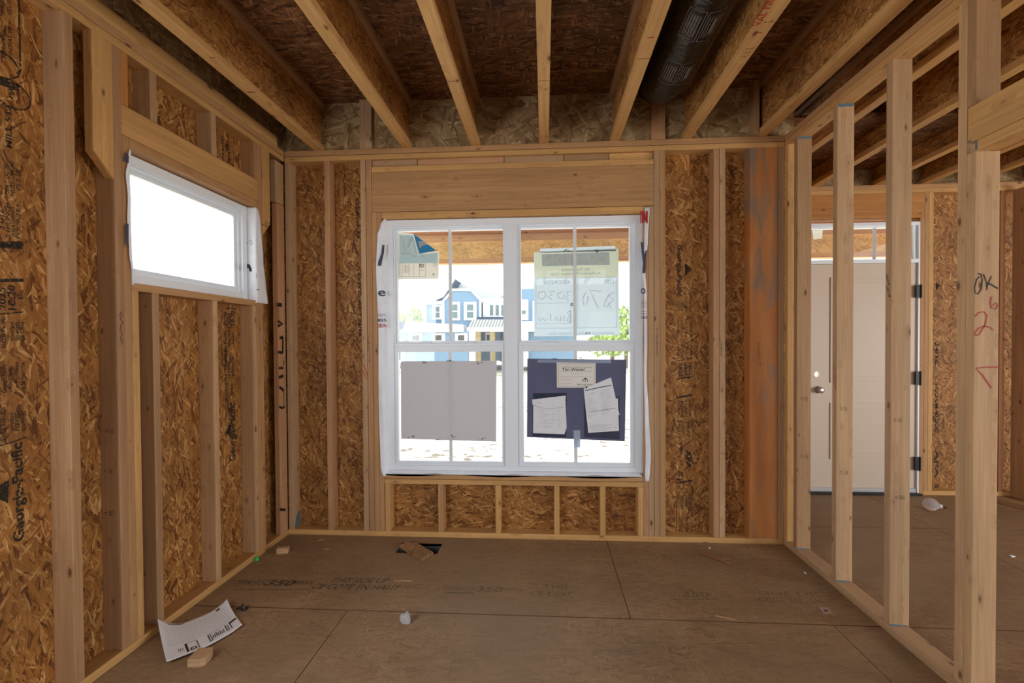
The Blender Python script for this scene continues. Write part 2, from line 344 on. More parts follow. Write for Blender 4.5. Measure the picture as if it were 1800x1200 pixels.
# ================================================================= the shell
XL, XR, D = -1.8645, 1.621, 3.197
XS = XL-0.089                     # inner face of the side wall's sheathing
YS = D+0.089                      # inner face of the window wall's sheathing
YF = 4.28                         # stud face of the entry wall
Z1, Z2, ZD = 2.694, 2.770, 3.126  # under the top plates, joist bottoms, deck underside
g = 0.0017
# floor: panels with open seams, a duct hole by the window wall
hx0, hx1, hy0, hy1 = -0.992, -0.712, 2.948, 3.098
bm = bmesh.new()
def panel(x0, x1, y0, y1): bx(bm, (x0+g, x1-g), (y0+1.9*g, y1-1.9*g), (-0.019, 0))
panel(-2.013, hx0-g, 2.30, 3.52); panel(hx1+g, 0.425, 2.30, 3.52)
bx(bm, (hx0-g-g, hx1+g+g), (2.30+1.9*g, hy0), (-0.019, 0)); bx(bm, (hx0-g-g, hx1+g+g), (hy1, 3.52-1.9*g), (-0.019, 0))
for x0, x1 in ((0.425, 2.865), (2.865, 6.2)): panel(x0, x1, 2.30, 3.52)
for x0, x1 in ((-2.013, 0.425), (0.425, 2.865), (2.865, 6.2)): panel(x0, x1, 3.52 if x0 > 0 else 3.52, 4.42)
for r_, (y0, y1) in enumerate(((1.08, 2.30), (-0.14, 1.08), (-1.36, -0.14), (-2.58, -1.36), (-3.8, -2.58), (-4.6, -3.8))):
    xs = [-2.013, -1.03, 1.40, 3.84, 6.2] if r_ % 2 == 0 else [-2.013, 0.425, 2.865, 6.2]
    for x0, x1 in zip(xs, xs[1:]): panel(x0, x1, y0, y1)
for x, y in (((-2.013, hx0-.02), (-4.6, 4.42)), ((hx1+.02, 6.2), (-4.6, 4.42)), ((hx0-.02, hx1+.02), (-4.6, hy0-.02)), ((hx0-.02, hx1+.02), (hy1+.02, 4.42))):
    bx(bm, x, y, (-0.05, -0.0191), mi=1)
bm.normal_update()
for f_ in bm.faces:
    if abs(f_.normal.z) < .5: f_.material_index = 1      # sealed panel edges
floor = tag(link('floor', bm, [M['floor'], plain('seam_wood', (0.14, 0.06, 0.03))]), kind='structure')
bm = bmesh.new()
def fl(px): return at(px[0], px[1], 2, 0.0007)
def ftext(s, a, b_, hpx, bold=0.0, slant=0.0):
    A, B_ = fl(a), fl(b_); u = (B_-A); top = fl((a[0], a[1]-hpx)); h = abs(top.y-A.y)
    text(bm, s, A, u, Vector((slant, 1, 0)), h, u.length, bold)
ftext('TOPNOTCH', (412, 1026), (462, 1028), 7, 0.01); ftext('350', (462, 1028), (512, 1029), 10, 0.03, .25); ftext('SERIES', (514, 1026), (548, 1027), 5, 0.01)
ftext('THIS SIDE UP', (578, 1023), (678, 1024), 9, 0.0, .25); ftext('CE COTE EN HAUT', (545, 1034), (698, 1037), 9, 0.01, .25)
tag(link('printed_lettering', bm, M['floorink'], floor))
bm = bmesh.new()
ftext('TOPNOTCH', (776, 1036), (834, 1037), 6, 0.02); ftext('350', (836, 1039), (882, 1040), 9, 0.03, .2); ftext('SERIES', (884, 1037), (918, 1038), 5, 0.01)
ftext('CE COT', (930, 1046), (1005, 1048), 8, 0.01, .2); ftext('THIS', (955, 1034), (1000, 1035), 8)
pen(bm, [(750, 1028), (771, 1028), (771, 1037), (750, 1037)], 2, 0.0007, .004, closed=True)
for k in range(5): pen(bm, [(708+k*6, 1036), (714+k*6, 1026)], 2, 0.0007, .005)
ftext('350', (1200, 1048), (1248, 1049), 9, 0.02, .2); ftext('SIDE UP', (1335, 1046), (1440, 1048), 8, 0, .2); ftext('COTE EN HAUT', (1335, 1058), (1470, 1061), 9, 0, .2)
pen(bm, [(400, 1020), (560, 1022)], 2, 0.0007, .006); pen(bm, [(410, 1036), (545, 1036)], 2, 0.0007, .012); pen(bm, [(780, 1041), (832, 1042)], 2, 0.0007, .012)
pen(bm, [(1180, 1053), (1260, 1053)], 2, 0.0007, .01)
tag(link('worn_lettering', bm, M['faintgrey'], floor))
# sheet metal duct boot in the hole
bm = bmesh.new()
bx(bm, (hx0-.004, hx0), (hy0, hy1), (-.26, -.002)); bx(bm, (hx1, hx1+.004), (hy0, hy1), (-.26, -.002)); bx(bm, (hx0-.004, hx1+.004), (hy0-.004, hy0), (-.26, -.002)); bx(bm, (hx0-.004, hx1+.004), (hy1, hy1+.004), (-.26, -.002)); bx(bm, (hx0-.004, hx1+.004), (hy0-.004, hy1+.004), (-.264, -.26))
tag(link('floor_duct_boot', bm, M['metal']), 'sheet metal duct boot in the floor hole under the scrap board', 'duct')

# ceiling deck
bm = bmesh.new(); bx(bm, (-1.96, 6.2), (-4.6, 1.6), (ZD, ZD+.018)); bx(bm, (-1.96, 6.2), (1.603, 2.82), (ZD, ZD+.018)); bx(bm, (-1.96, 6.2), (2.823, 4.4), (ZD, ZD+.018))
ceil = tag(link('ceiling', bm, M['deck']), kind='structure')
bm = bmesh.new()
def ct(s, a, b_, h, bold=.01):
    A, B_ = at(*a, 2, ZD-.0012), at(*b_, 2, ZD-.0012); text(bm, s, A, B_-A, (0, -1, 0), h, (B_-A).length, bold)
ct('STURDY FLOOR', (728, 142), (790, 138), .055); ct('APA RATED', (890, 128), (945, 126), .07); ct('24 OC', (975, 122), (1060, 119), .08)
pen(bm, [(835, 132), (888, 128), (890, 143), (837, 147)], 2, ZD-.0012, .008, closed=True)
tag(link('printed_lettering', bm, M['faint'], ceil))

# side wall with the high window: sheathing around the opening
wy0, wy1, wz0, wz1 = 1.963, 2.856, 1.670, 2.275
bm = bmesh.new()
for y, z in (((-4.6, -.35), (0, 2.77)), ((.85, 1.22), (0, 2.77)), ((-.35, .85), (0, .85)), ((-.35, .85), (2.05, 2.77)), ((1.223, wy0), (0, 2.77)), ((wy1, 3.30), (0, 2.77)), ((wy0, wy1), (0, wz0)), ((wy0, wy1), (wz1, 2.77))): bx(bm, (XS-.0115, XS), y, z)  # the hole on the camera side is unseen, added for the fill lamp
wl_ = tag(link('wall_left', bm, M['osb_yz']), kind='structure')
bm = bmesh.new(); XI = XS+.001
def lt(s, a, b_, wpx, bold=.01):
    """side wall lettering that reads upwards: from a (start) to b (end), tops to the near side, height wpx"""
    A, B_ = at(*a, 0, XI), at(*b_, 0, XI); e = at(a[0]-wpx, a[1], 0, XI)
    text(bm, s, A, (0, 0, 1), (0, -1, 0), abs(e.y-A.y), abs(B_.z-A.z), bold)
def lp(px, w): pen(bm, px, 0, XI, w)
lt('Georgia-Pacific', (42, 948), (40, 776), 19, .035)
prism(bm, [at(0, 852, 0, XI), at(16, 843, 0, XI), at(14, 884, 0, XI), at(0, 878, 0, XI)], (0.0002, 0, 0))
lp([(0, 783), (24, 776), (46, 768)], .005); lp([(0, 552), (42, 548)], .005); lp([(0, 493), (42, 492)], .012)
lt('18:20', (27, 545), (26, 501), 13, .03); lt('2025', (10, 545), (8, 505), 12, .03); lt('E', (40, 526), (40, 518), 9, .02)
for i, (xx, a, b_, s) in enumerate(((25, 600, 566, 'Wood Panel'), (34, 598, 566, 'Strength'), (43, 600, 566, 'Ce Cote'), (10, 612, 556, 'South Pacific'), (22, 684, 646, 'Wood Panel'), (33, 686, 636, 'Le Panneau'), (44, 684, 636, 'a la norme'), (11, 690, 640, 'Georgia Pacific'), (25, 756, 726, 'WHEN'), (34, 756, 722, 'FLEXED'), (46, 756, 722, 'NOTCHES'), (11, 778, 715, 'SPACE PANELS'), (3, 778, 690, 'SPACE 1/8 IN'))):
    lt(s, (xx, a), (xx, b_), 7.5, .025)
lp([(0, 428), (42, 428)], .016); lp([(0, 433), (40, 435)], .012)
for xx, a, b_, s in ((8, 405, 368, '24/16'), (18, 420, 358, '0.418 INCH'), (27, 418, 365, 'SHEATHING'), (37, 420, 362, 'EXPOSURE 1'), (16, 342, 290, 'USA DOC PS'), (26, 345, 285, 'HUD-UM-40'), (36, 335, 300, 'PS 2-18')): lt(s, (xx, a), (xx, b_), 8, .015)
lt('MILL 532', (21, 262), (21, 188), 11, .02)
c0 = at(20, 165, 0, XI); stroke(bm, [c0+Vector((0, .062*math.cos(q), .05*math.sin(q))) for q in [k*math.pi/9 for k in range(18)]], .006, (1, 0, 0), closed=True); lt('APA', (25, 178), (24, 156), 9, .04)
lp([(0, 140), (34, 152)], .012); lp([(0, 146), (33, 158)], .012)
lp([(33, -20), (35, 80), (36, 122), (32, 135), (10, 140), (0, 136)], .006)
for xx, a, b_, s in ((22, 98, 50, 'INITIATIVE'), (10, 104, 48, 'SUSTAINABLE'), (20, 26, -8, 'CERTIFIED'), (8, 24, -8, 'FORESTRY')): lt(s, (xx, a), (xx, b_), 7, .02)
c0 = at(6, 112, 0, XI); stroke(bm, [c0+Vector((0, .05*math.cos(q), .04*math.sin(q))) for q in [k*math.pi/8 for k in range(12)]], .008, (1, 0, 0))
# the panel below the high window
lt('Georgia-Pacific', (414, 808), (414, 706), 11, .035)
prism(bm, [at(396, 760, 0, XI), at(405, 743, 0, XI), at(406, 768, 0, XI)], (0.0002, 0, 0)); lp([(398, 712), (416, 703)], .004)
lp([(396, 541), (415, 543)], .007); lp([(396, 575), (415, 574)], .003)
lt('18:20', (412, 571), (412, 546), 6, .03); lt('2025', (405, 571), (405, 550), 5, .03); lt('DEC 16', (399, 571), (399, 548), 5, .03)
for xx, a, b_, s in ((399, 640, 580, 'Georgia Pacific'), (405, 610, 580, 'Wood Panel'), (411, 605, 582, 'Ce Cote'), (399, 670, 615, 'SPACE PANELS'), (405, 665, 625, 'Le Panneau'), (411, 660, 625, 'a la norme'), (400, 705, 672, 'SPACE 1/8'), (410, 695, 675, 'WHEN')): lt(s, (xx, a), (xx, b_), 4.5, .025)
# above the window
lt('MILL 532', (402, 268), (402, 226), 5, .03); lt('APA RATED', (394, 286), (394, 240), 4, .03); lt('24/16', (405, 290), (405, 268), 5, .04)
lp([(391, 222), (391, 280)], .003); lp([(411, 236), (411, 294)], .003)
tag(link('stamped_lettering', bm, M['stamp'], wl_))

# window wall: sheathing around the twin window, different strand direction below it
bm = bmesh.new(); vx0, vx1, vz0, vz1 = -1.151, 0.679, 0.453, 2.270
for x, z, k in (((XS-.0115, vx0), (0, Z2), 0), ((vx1, 1.71), (0, Z2), 0), ((vx0, vx1), (.0, vz0), 1), ((vx0, vx1), (vz1, Z2), 0)): bx(bm, x, (YS, YS+.0115), z, mi=k)
wb = tag(link('wall_back', bm, [M['osb_xz'], M['osb_low']]), kind='structure')
bm = bmesh.new(); YI = YS-.001
def bt(s, a, b_, wpx, bold=.01):
    """window wall lettering that reads downwards, tops to the far side"""
    A, B_ = at(*a, 1, YI), at(*b_, 1, YI); e = at(a[0]+wpx, a[1], 1, YI)
    text(bm, s, A, (0, 0, -1), (1, 0, 0), abs(e.x-A.x), abs(B_.z-A.z), bold)
def bpn(px, w): pen(bm, px, 1, YI, w)
bt('Georgia-Pacific', (1191, 430), (1192, 521), 8, .035)
prism(bm, [at(1204, 463, 1, YI), at(1216, 472, 1, YI), at(1204, 485, 1, YI)], (0, -0.0002, 0)); bpn([(1190, 521), (1204, 517), (1216, 515)], .004)
for xx, a, b_, s in ((1190, 528, 546, 'WHEN'), (1196, 528, 546, 'FLEXED'), (1204, 522, 550, 'South Pacific'), (1212, 518, 548, 'Wood Panel'), (1190, 562, 592, 'Le Panneau'), (1197, 562, 592, 'a la norme'), (1205, 560, 592, 'Ce Cote'), (1213, 556, 600, 'SPACE 1/8'), (1190, 606, 630, 'WHEN'), (1197, 604, 630, 'NOTCHES'), (1206, 600, 632, 'SPACE'), (1213, 600, 630, 'PANELS')): bt(s, (xx, a), (xx, b_), 4.5, .008)
bpn([(1189, 634), (1217, 630)], .006); bpn([(1190, 666), (1217, 662)], .009); bpn([(1189, 699), (1216, 694)], .014)
bt('18:22', (1194, 641), (1194, 662), 5, .04); bt('2025', (1203, 639), (1203, 660), 5, .04); bt('DEC16', (1211, 637), (1211, 660), 5, .04)
for xx, a, b_, s in ((1191, 704, 734, 'EXPOSURE 1'), (1197, 704, 732, 'SHEATHING'), (1204, 702, 732, '0.418 IN'), (1211, 700, 732, '24/16'), (1192, 746, 770, 'PS 2-18'), (1199, 744, 768, 'USA DOC'), (1208, 742, 768, 'HUD')): bt(s, (xx, a), (xx, b_), 4.5, .015)
bt('APA', (1206, 790), (1207, 824), 9, .05); bt('MILL', (1196, 785), (1196, 800), 5, .02); bt('532', (1196, 808), (1196, 822), 5, .02)
c0 = at(1194, 836, 1, YI); stroke(bm, [c0+Vector((.025*math.cos(q), 0, .03*math.sin(q))) for q in [k*math.pi/8 for k in range(16)]], .005, (0, 1, 0), closed=True); bt('APA', (1191, 828), (1191, 844), 4, .03)
bpn([(1189, 849), (1218, 844)], .012); bpn([(1189, 937), (1190, 856), (1216, 853), (1216, 937)], .004)
c0 = at(1203, 862, 1, YI); stroke(bm, [c0+Vector((.022*math.cos(q), 0, .018*math.sin(q))) for q in [k*math.pi/8 for k in range(16)]], .004, (0, 1, 0), closed=True)
for xx, a, b_, s in ((1198, 870, 895, 'SUSTAINABLE'), (1204, 870, 896, 'FORESTRY'), (1210, 868, 902, 'INITIATIVE'), (1194, 908, 936, 'CERTIFIED'), (1205, 908, 936, 'SOURCING')): bt(s, (xx, a), (xx, b_), 4.5, .02)
bt('532 AWP AP', (625, 348), (628, 420), 6, .03); bt('EXPOSURE 1 24/16', (629, 480), (631, 590), 5, .03)
tag(link('stamped_lettering', bm, M['stamp'], wb))

# wall beside the entry, entry wall with its door opening, rest of the house behind the camera
ex0, ex1 = at(1420, 500, 1, YF).x-.02, at(1617, 500, 1, YF).x
bm = bmesh.new(); bx(bm, (1.698, 1.71), (YS+.0115, YF+.1), (0, Z2)); tag(link('wall_entry_side', bm, M['osb_yz']), kind='structure')
zt = at(1520, 384, 1, YF).z
bm = bmesh.new()
for x, z in (((1.71, ex0), (0, Z2)), ((ex1, 6.2), (0, Z2)), ((ex0, ex1), (zt, Z2))): bx(bm, x, (YF+.089, YF+.1), z)
we = tag(link('wall_front', bm, M['osb_xz']), kind='structure')
bm = bmesh.new(); YI2 = YF+.088
for y0_, y1_, s in ((675, 760, 'HUD-UM-40 DOC'), (600, 640, '24/16'), (790, 840, 'APA'), (780+70, 880, '532'), (490, 500, '')):
    if s: A = at(1644, y0_, 1, YI2); B_ = at(1644, y1_, 1, YI2); text(bm, s, A, (0, 0, -1), (1, 0, 0), .03, abs(A.z-B_.z), .03)
prism(bm, [at(1645, 496, 1, YI2), at(1653, 502, 1, YI2), at(1645, 510, 1, YI2)], (0, -.0002, 0))
tag(link('stamped_lettering', bm, M['stamp'], we))
bm = bmesh.new()
for x, z in (((-1.96, 2.3), (0, Z2)), ((5.6, 6.2), (0, Z2)), ((2.3, 5.6), (2.15, Z2))): bx(bm, x, (-4.61, -4.6), z)
tag(link('wall_rear', bm, M['osb_xz']), kind='structure')
bm = bmesh.new()
for y, z in (((-4.6, -3.0), (0, Z2)), ((-.9, -.5), (0, Z2)), ((1.5, 4.38), (0, Z2)), ((-3.0, -.9), (2.15, Z2)), ((-.5, 1.5), (2.15, Z2)), ((-3., -.9), (0, .3)), ((-.5, 1.5), (0, .3))): bx(bm, (6.2, 6.21), y, z)
tag(link('wall_right', bm, M['osb_yz']), kind='structure')

# ================================================================= framing
def sidew(y0, y1, z0, z1, *a, **k): return board(*a, (XS, XL), (y0, y1), (z0, z1), **k)
GS, GB, GP = 'studs of the high window wall', 'studs of the twin window wall', 'studs of the open partition'
# side wall (the one with the high window)
board('bottom_plate', 'bottom plate along the floor under the high window', 'plate', None, (XS, XL), (0.6, YS), (0, .038), 'yellow')
board('top_plate', 'lower top plate over the high window studs', 'plate', None, (XS, XL), (-4.6, D-.002), (Z1, Z1+.0355), 'yellow')
board('top_plate', 'upper top plate over the high window studs, touching the loose top board', 'plate', None, (XS, XL), (-4.6, D-.002), (Z1+.038, Z2), 'warm')
board('nailer_board', 'top board lying on the high window wall plates, ending short of the corner', 'board', None, (XL-.04, XL), (-4.4, 3.115), (Z2, Z2+.068), 'yellow')
s1 = sidew(1.683, 1.721, .038, Z1, 'wall_stud', 'full-height stud standing alone beside the large stamped wall panel', 'stud', GS, tint=(.90, .82, .77))
kg = sidew(1.887, 1.925, .038, Z1, 'wall_stud', 'full-height king stud with grade stamps beside the high window', 'stud', GS, tint=(.86, .77, .72))
jk = sidew(1.9255, 1.9615, .038, 2.320, 'wall_stud', 'jack stud holding the high window header, with pencil scribble', 'stud', GS, tint='warm')
sidew(1.962, 1.997, .038, wz0-.036, 'cripple_stud', 'short yellow knotty stud under the high window sill, beside the king stud', 'stud', GS, tint='yellow')
sidew(2.070, 2.108, .038, wz0-.036, 'cripple_stud', 'short stud with dark purple-brown side under the high window sill', 'stud', GS, tint='brown')
sidew(2.467, 2.505, .038, wz0-.036, 'cripple_stud', 'short stud under the middle of the high window sill', 'stud', GS, tint='pale')
sidew(2.819, 2.8555, .038, wz0-.036, 'cripple_stud', 'short wide-looking stud under the far end of the high window sill', 'stud', GS, tint='pale')
sidew(2.8565, 2.891, .038, 2.320, 'wall_stud', 'far jack stud of the high window, rising beside the house wrap flap', 'stud', GS, tint='warm')
sidew(2.892, 2.928, .038, Z1, 'wall_stud', 'far king stud of the high window, next to the slant-cut block', 'stud', GS, tint='pink')
sidew(1.963, 2.856, wz0-.036, wz0, 'window_sill_plate', 'rough sill plate under the high window', 'sill plate', None, tint='warm')
board('header_beam', 'yellow header board over the high window', 'header', None, (XL-.076, XL), (1.9258, 2.8905), (2.322, 2.455), 'yellow')
sidew(1.963, 2.856, 2.277, 2.3205, 'header_plate', 'flat plate under the yellow header of the high window', 'plate', None, tint='warm')
sidew(1.9258, 1.9615, 2.457, Z1, 'cripple_stud', 'orange short stud over the near end of the high window header', 'stud', GS, tint='orange')
sidew(2.077, 2.115, 2.457, Z1, 'cripple_stud', 'short dark-sided stud over the high window header, before the plain panel', 'stud', GS, tint='brown')
sidew(2.477, 2.515, 2.457, Z1, 'cripple_stud', 'short stud over the middle of the high window header', 'stud', GS, tint='plain')
sidew(2.8555, 2.8905, 2.457, Z1, 'cripple_stud', 'short stud over the far end of the high window header', 'stud', GS, tint='pink')
xa = XL-.038
cutboard('cleat_block', 'large pale slant-cut block nailed beside the near end of the high window header', 'block', 'slant-cut blocks', [(xa, 1.797, Z1), (xa, 1.885, Z1), (xa, 1.885, 2.110), (xa, 1.797, 2.197)], (.038, 0, 0), 'yellow')
c2 = cutboard('cleat_block', 'yellow slant-cut block with pencilled mark at the far end of the high window header', 'block', 'slant-cut blocks', [(xa, 2.932, Z1), (xa, 3.020, Z1), (xa, 3.020, 2.203), (xa, 2.932, 2.107)], (.038, 0, 0), 'yellow')
cn = board('corner_stud', 'flat corner stud with black stencilled letters beside the high window', 'stud', None, (XL-.038, XL), (3.10, 3.188), (.038, 2.372), 'pink')
board('corner_block', 'short flat block stacked on the stencilled corner stud', 'block', None, (XL-.038, XL), (3.085, 3.186), (2.376, 2.668), 'plain')
# window wall
def backw(x0, x1, z0, z1, *a, **k): return board(*a, (x0, x1), (D, YS), (z0, z1), **k)
backw(XL+.001, XR-.002, 0, .038, 'bottom_plate', 'bottom plate along the floor under the twin window', 'plate', None, tint='yellow')
backw(XL+.001, XR-.002, Z1, Z1+.0345, 'top_plate', 'lower top plate over the twin window', 'plate', None, tint='yellow')
backw(XL+.001, XR-.002, Z1+.038, Z2, 'top_plate', 'upper top plate over the twin window, under the joist ends', 'plate', None, tint='warm')
backw(-1.8625, -1.8245, .0385, Z1, 'wall_stud', 'corner stud of the twin window wall with blue paint at its foot', 'stud', GB, tint='plain')
backw(-1.570, -1.532, .0385, Z1, 'wall_stud', 'single stud between the corner and the twin window', 'stud', GB, tint='pink')
k1 = backw(-1.305, -1.267, .0385, Z1, 'wall_stud', 'outer king stud with two red slashes, on the high window side of the twin window', 'stud', GB, tint='plain')
backw(-1.264, -1.226, .0385, Z1, 'wall_stud', 'inner king stud touching the header, on the high window side of the twin window', 'stud', GB, tint='pink')
backw(-1.224, -1.188, .0385, 2.318, 'wall_stud', 'outer jack stud under the big header, on the high window side', 'stud', GB, tint='warm')
backw(-1.187, -1.152, .0385, 2.318, 'wall_stud', 'inner jack stud behind the lettered wrap flap, on the high window side', 'stud', GB, tint='pink')
backw(.680, .715, .0385, 2.316, 'wall_stud', 'inner jack stud behind the wrap flap with the red letter', 'stud', GB, tint='pink')
backw(.716, .752, .0385, 2.316, 'wall_stud', 'outer jack stud under the big header, on the partition side', 'stud', GB, tint='plain')
k2 = backw(.754, .792, .0385, Z1, 'wall_stud', 'inner king stud with pencil writing, on the partition side of the twin window', 'stud', GB, tint='plain')
backw(.7935, .831, .0385, Z1, 'wall_stud', 'outer king stud bordering the stamped panel, on the partition side', 'stud', GB, tint='warm')
board('header_beam', 'wide plank header over the twin window', 'header', None, (-1.224, .752), (D, D+.07), (2.320, 2.602), 'warm')
backw(-1.224, .752, 2.603, 2.641, 'header_plate', 'flat plate on top of the wide twin window header', 'plate', None, tint='yellow')
backw(-1.151, .679, 2.272, 2.317, 'header_plate', 'flat plate directly over the white twin window frame', 'plate', None, tint='yellow')
for i, (a, b_, t, l) in enumerate(((-1.224, -.90, 'grey', 'grey packing block over the header, at its high window end'), (-.896, -.28, 'pink', 'reddish packing block over the header'), (-.276, .14, 'grey', 'pale packing block over the middle of the header'), (.144, .45, 'brown', 'brown packing block over the header'), (.454, .752, 'yellow', 'yellowish packing block over the header, at its partition end'))):
    board('packing_block', l, 'block', 'packing blocks over the header', (a, b_), (D+.022, YS), (2.642, Z1-.001), t)
backw(vx0, vx1, .4165, vz0, 'window_sill_plate', 'upper rough sill plate under the twin window', 'sill plate', None, tint='warm')
backw(vx0, vx1, .379, .4135, 'window_sill_plate', 'lower rough sill plate resting on the short studs', 'sill plate', None, tint='yellow')
for (a, l, t) in ((-1.147, 'short stud under the sill, touching the jack stud on the high window side', 'yellow'), (-.762, 'second short stud under the sill from the high window', 'warm'), (-.352, 'third short stud under the sill from the high window', 'yellow'), (.062, 'fourth short stud under the sill from the high window', 'yellow'), (.382, 'fifth short stud under the sill from the high window', 'yellow'), (.642, 'short stud under the sill, touching the jack stud on the partition side', 'yellow')):
    backw(a, a+.037, .0385, .3785, 'cripple_stud', l, 'stud', 'short studs under the twin window', tint=t)
backw(1.152, 1.190, .0385, Z1, 'wall_stud', 'reddish-sided stud of the pair beside the stamped panel', 'stud', GB, tint='pink')
s3 = backw(1.192, 1.231, .0385, Z1, 'wall_stud', 'pale stud of the pair nearer the orange post, with pencil note', 'stud', GB, tint='plain')
# the stained post
m, nt, ns, lk, b = newmat('stained_orange_timber')
tc = N(nt, 'ShaderNodeTexCoord'); mp = N(nt, 'ShaderNodeMapping'); mp.inputs['Scale'].default_value = (1.6, 10, 10); lk.new(tc.outputs['Object'], mp.inputs['Vector'])
z = N(nt, 'ShaderNodeTexNoise'); z.inputs['Scale'].default_value = 1; z.inputs['Detail'].default_value = 4; lk.new(mp.outputs[0], z.inputs['Vector'])
mp2 = N(nt, 'ShaderNodeMapping'); mp2.inputs['Scale'].default_value = (3.2, 3, 14); mp2.inputs['Location'].default_value = (.35, .3, 0); lk.new(tc.outputs['Object'], mp2.inputs['Vector'])
z2 = N(nt, 'ShaderNodeTexNoise'); z2.inputs['Scale'].default_value = 1; z2.inputs['Detail'].default_value = 5; z2.inputs['Distortion'].default_value = .8; lk.new(mp2.outputs[0], z2.inputs['Vector'])
cr = N(nt, 'ShaderNodeValToRGB'); cr.color_ramp.elements[0].position = .3; cr.color_ramp.elements[0].color = (.42, .14, .028, 1); cr.color_ramp.elements[1].position = .7; cr.color_ramp.elements[1].color = (.60, .25, .07, 1); lk.new(z.outputs['Fac'], cr.inputs[0])
sx = N(nt, 'ShaderNodeSeparateXYZ'); lk.new(tc.outputs['Object'], sx.inputs[0])
up = N(nt, 'ShaderNodeMapRange'); lk.new(sx.outputs[0], up.inputs[0]); up.inputs[1].default_value = -.6; up.inputs[2].default_value = 1.3; up.inputs[3].default_value = -.02; up.inputs[4].default_value = .10
mr = N(nt, 'ShaderNodeMapRange'); lk.new(math_(nt, 'ADD', z2.outputs['Fac'], up.outputs[0]), mr.inputs[0]); mr.inputs[1].default_value = .52; mr.inputs[2].default_value = .78; mr.inputs[3].default_value = 0; mr.inputs[4].default_value = .85
lk.new(mixc(nt, mr.outputs[0], cr.outputs['Color'], (.22, .19, .15)), b.inputs['Base Color']); b.inputs['Roughness'].default_value = .55
board('timber_post', 'wide orange timber post with grey stains near the partition corner', 'post', None, (1.393, 1.579), (D, YS), (.0385, Z1), 'plain', mat=m)
backw(1.581, 1.6185, .0385, Z1, 'wall_stud', 'end stud of the twin window wall beyond the orange post', 'stud', GB, tint='plain')
# partition
def part(y0, y1, z0, z1, *a, **k): return board(*a, (XR, XR+.089), (y0, y1), (z0, z1), **k)
part(1.79, D+.001, 0, .038, 'bottom_plate', 'bottom plate on the floor under the open partition studs', 'plate', None, tint='plain')
part(-4.4, D, Z1, Z1+.0355, 'top_plate', 'lower top plate over the open partition studs', 'plate', None, tint='yellow')
part(-4.4, D, Z1+.038, Z2, 'top_plate', 'upper top plate over the open partition studs', 'plate', None, tint='warm')
part(3.157, 3.195, .0385, Z1, 'wall_stud', 'yellowish partition end stud tight against the twin window wall', 'stud', GP, tint='yellow')
pA = part(3.044, 3.082, .0385, Z1, 'wall_stud', 'open partition stud closest to the twin window wall corner', 'stud', GP, tint='brown')
pB = part(2.643, 2.681, .0385, Z1, 'wall_stud', 'open partition stud with red slashes in front of the door panel', 'stud', GP, tint='plain')
pC = part(2.244, 2.282, .0385, Z1, 'wall_stud', 'open partition stud with black scribbles covering the door hinge side', 'stud', GP, tint='plain')
part(1.8665, 1.904, .0385, Z1, 'wall_stud', 'full-height king stud behind the jack stud with red markings', 'stud', GP, tint='pale')
pJ = part(1.8305, 1.8655, .0385, 2.099, 'wall_stud', 'jack stud with black OK and red marker figures at the doorway', 'stud', GP, tint='pale')
part(1.8305, 1.8655, 2.276, Z1, 'cripple_stud', 'short stud over the doorway header, above the red markings', 'stud', GP, tint='brown')
board('header_beam', 'pale yellow header board over the open doorway', 'header', None, (XR, XR+.076), (1.0, 1.8625), (2.139, 2.274), 'yellow')
part(1.0, 1.831, 2.1, 2.1375, 'header_plate', 'flat plate under the pale doorway header', 'plate', None, tint='yellow')
part(.963, .999, .0, Z1, 'wall_stud', 'far doorway stud holding the other end of the pale header', 'stud', GP, tint='plain')

# blue paint smears
def paint(pts, par, nm='blue_paint'):
    bm = bmesh.new(); prism(bm, pts, (0.0003, -0.0003, 0)); tag(link(nm, bm, M['blue']), 'smear of blue marking paint on the framing', 'paint')
# pen work on the framing, each a child of the stud it is on
def marks(parent, mat, fn, name='pen_marks'):
    bm = bmesh.new(); fn(bm); o = link(name, bm, mat); o.parent = parent; o.matrix_parent_inverse = parent.matrix_world.inverted()
    return o
bpy.context.view_layer.update()
YJ = 1.8305-.0008; YC = 2.244-.0008; YB = 2.643-.0008; YA = 3.044-.0008; XP = XR-.0008
marks(pJ, M['ink'], lambda bm: (pen(bm, [(1722, 486), (1717, 491), (1713, 505), (1714, 514), (1719, 517), (1725, 508), (1727, 492), (1724, 481), (1719, 481)], 1, YJ, .0045), pen(bm, [(1729, 482), (1734, 496), (1735, 510), (1737, 498), (1743, 485)], 1, YJ, .0045), pen(bm, [(1737, 497), (1746, 502), (1754, 507)], 1, YJ, .0055)), 'black_lettering')
marks(pJ, M['redink'], lambda bm: (pen(bm, [(1714, 556), (1721, 549), (1730, 548), (1735, 554), (1732, 570), (1721, 588), (1715, 590), (1713, 586), (1720, 577), (1730, 573), (1740, 575), (1746, 580)], 1, YJ, .0045), pen(bm, [(1743, 521), (1741, 532), (1743, 541), (1750, 543), (1754, 537), (1751, 532), (1745, 537)], 1, YJ, .0045), pen(bm, [(1754, 645), (1735, 645), (1716, 647), (1727, 659), (1736, 672), (1743, 682)], 1, YJ, .0055)), 'red_lettering')
marks(pB, M['redink'], lambda bm: (pen(bm, [(1465.5, 643), (1470, 668)], 0, XP, .004), pen(bm, [(1464.5, 657), (1470, 685)], 0, XP, .004)), 'red_marking')
marks(pC, M['ink'], lambda bm: [pen(bm, [(1557+a, 484+q), (1560+a, 482+q), (1558+a, 488+q), (1562+a, 486+q)], 0, XP, .004) for a, q in ((0, 0), (1, 6), (3, 13), (0, 20), (2, 26), (4, 34))], 'black_lettering')
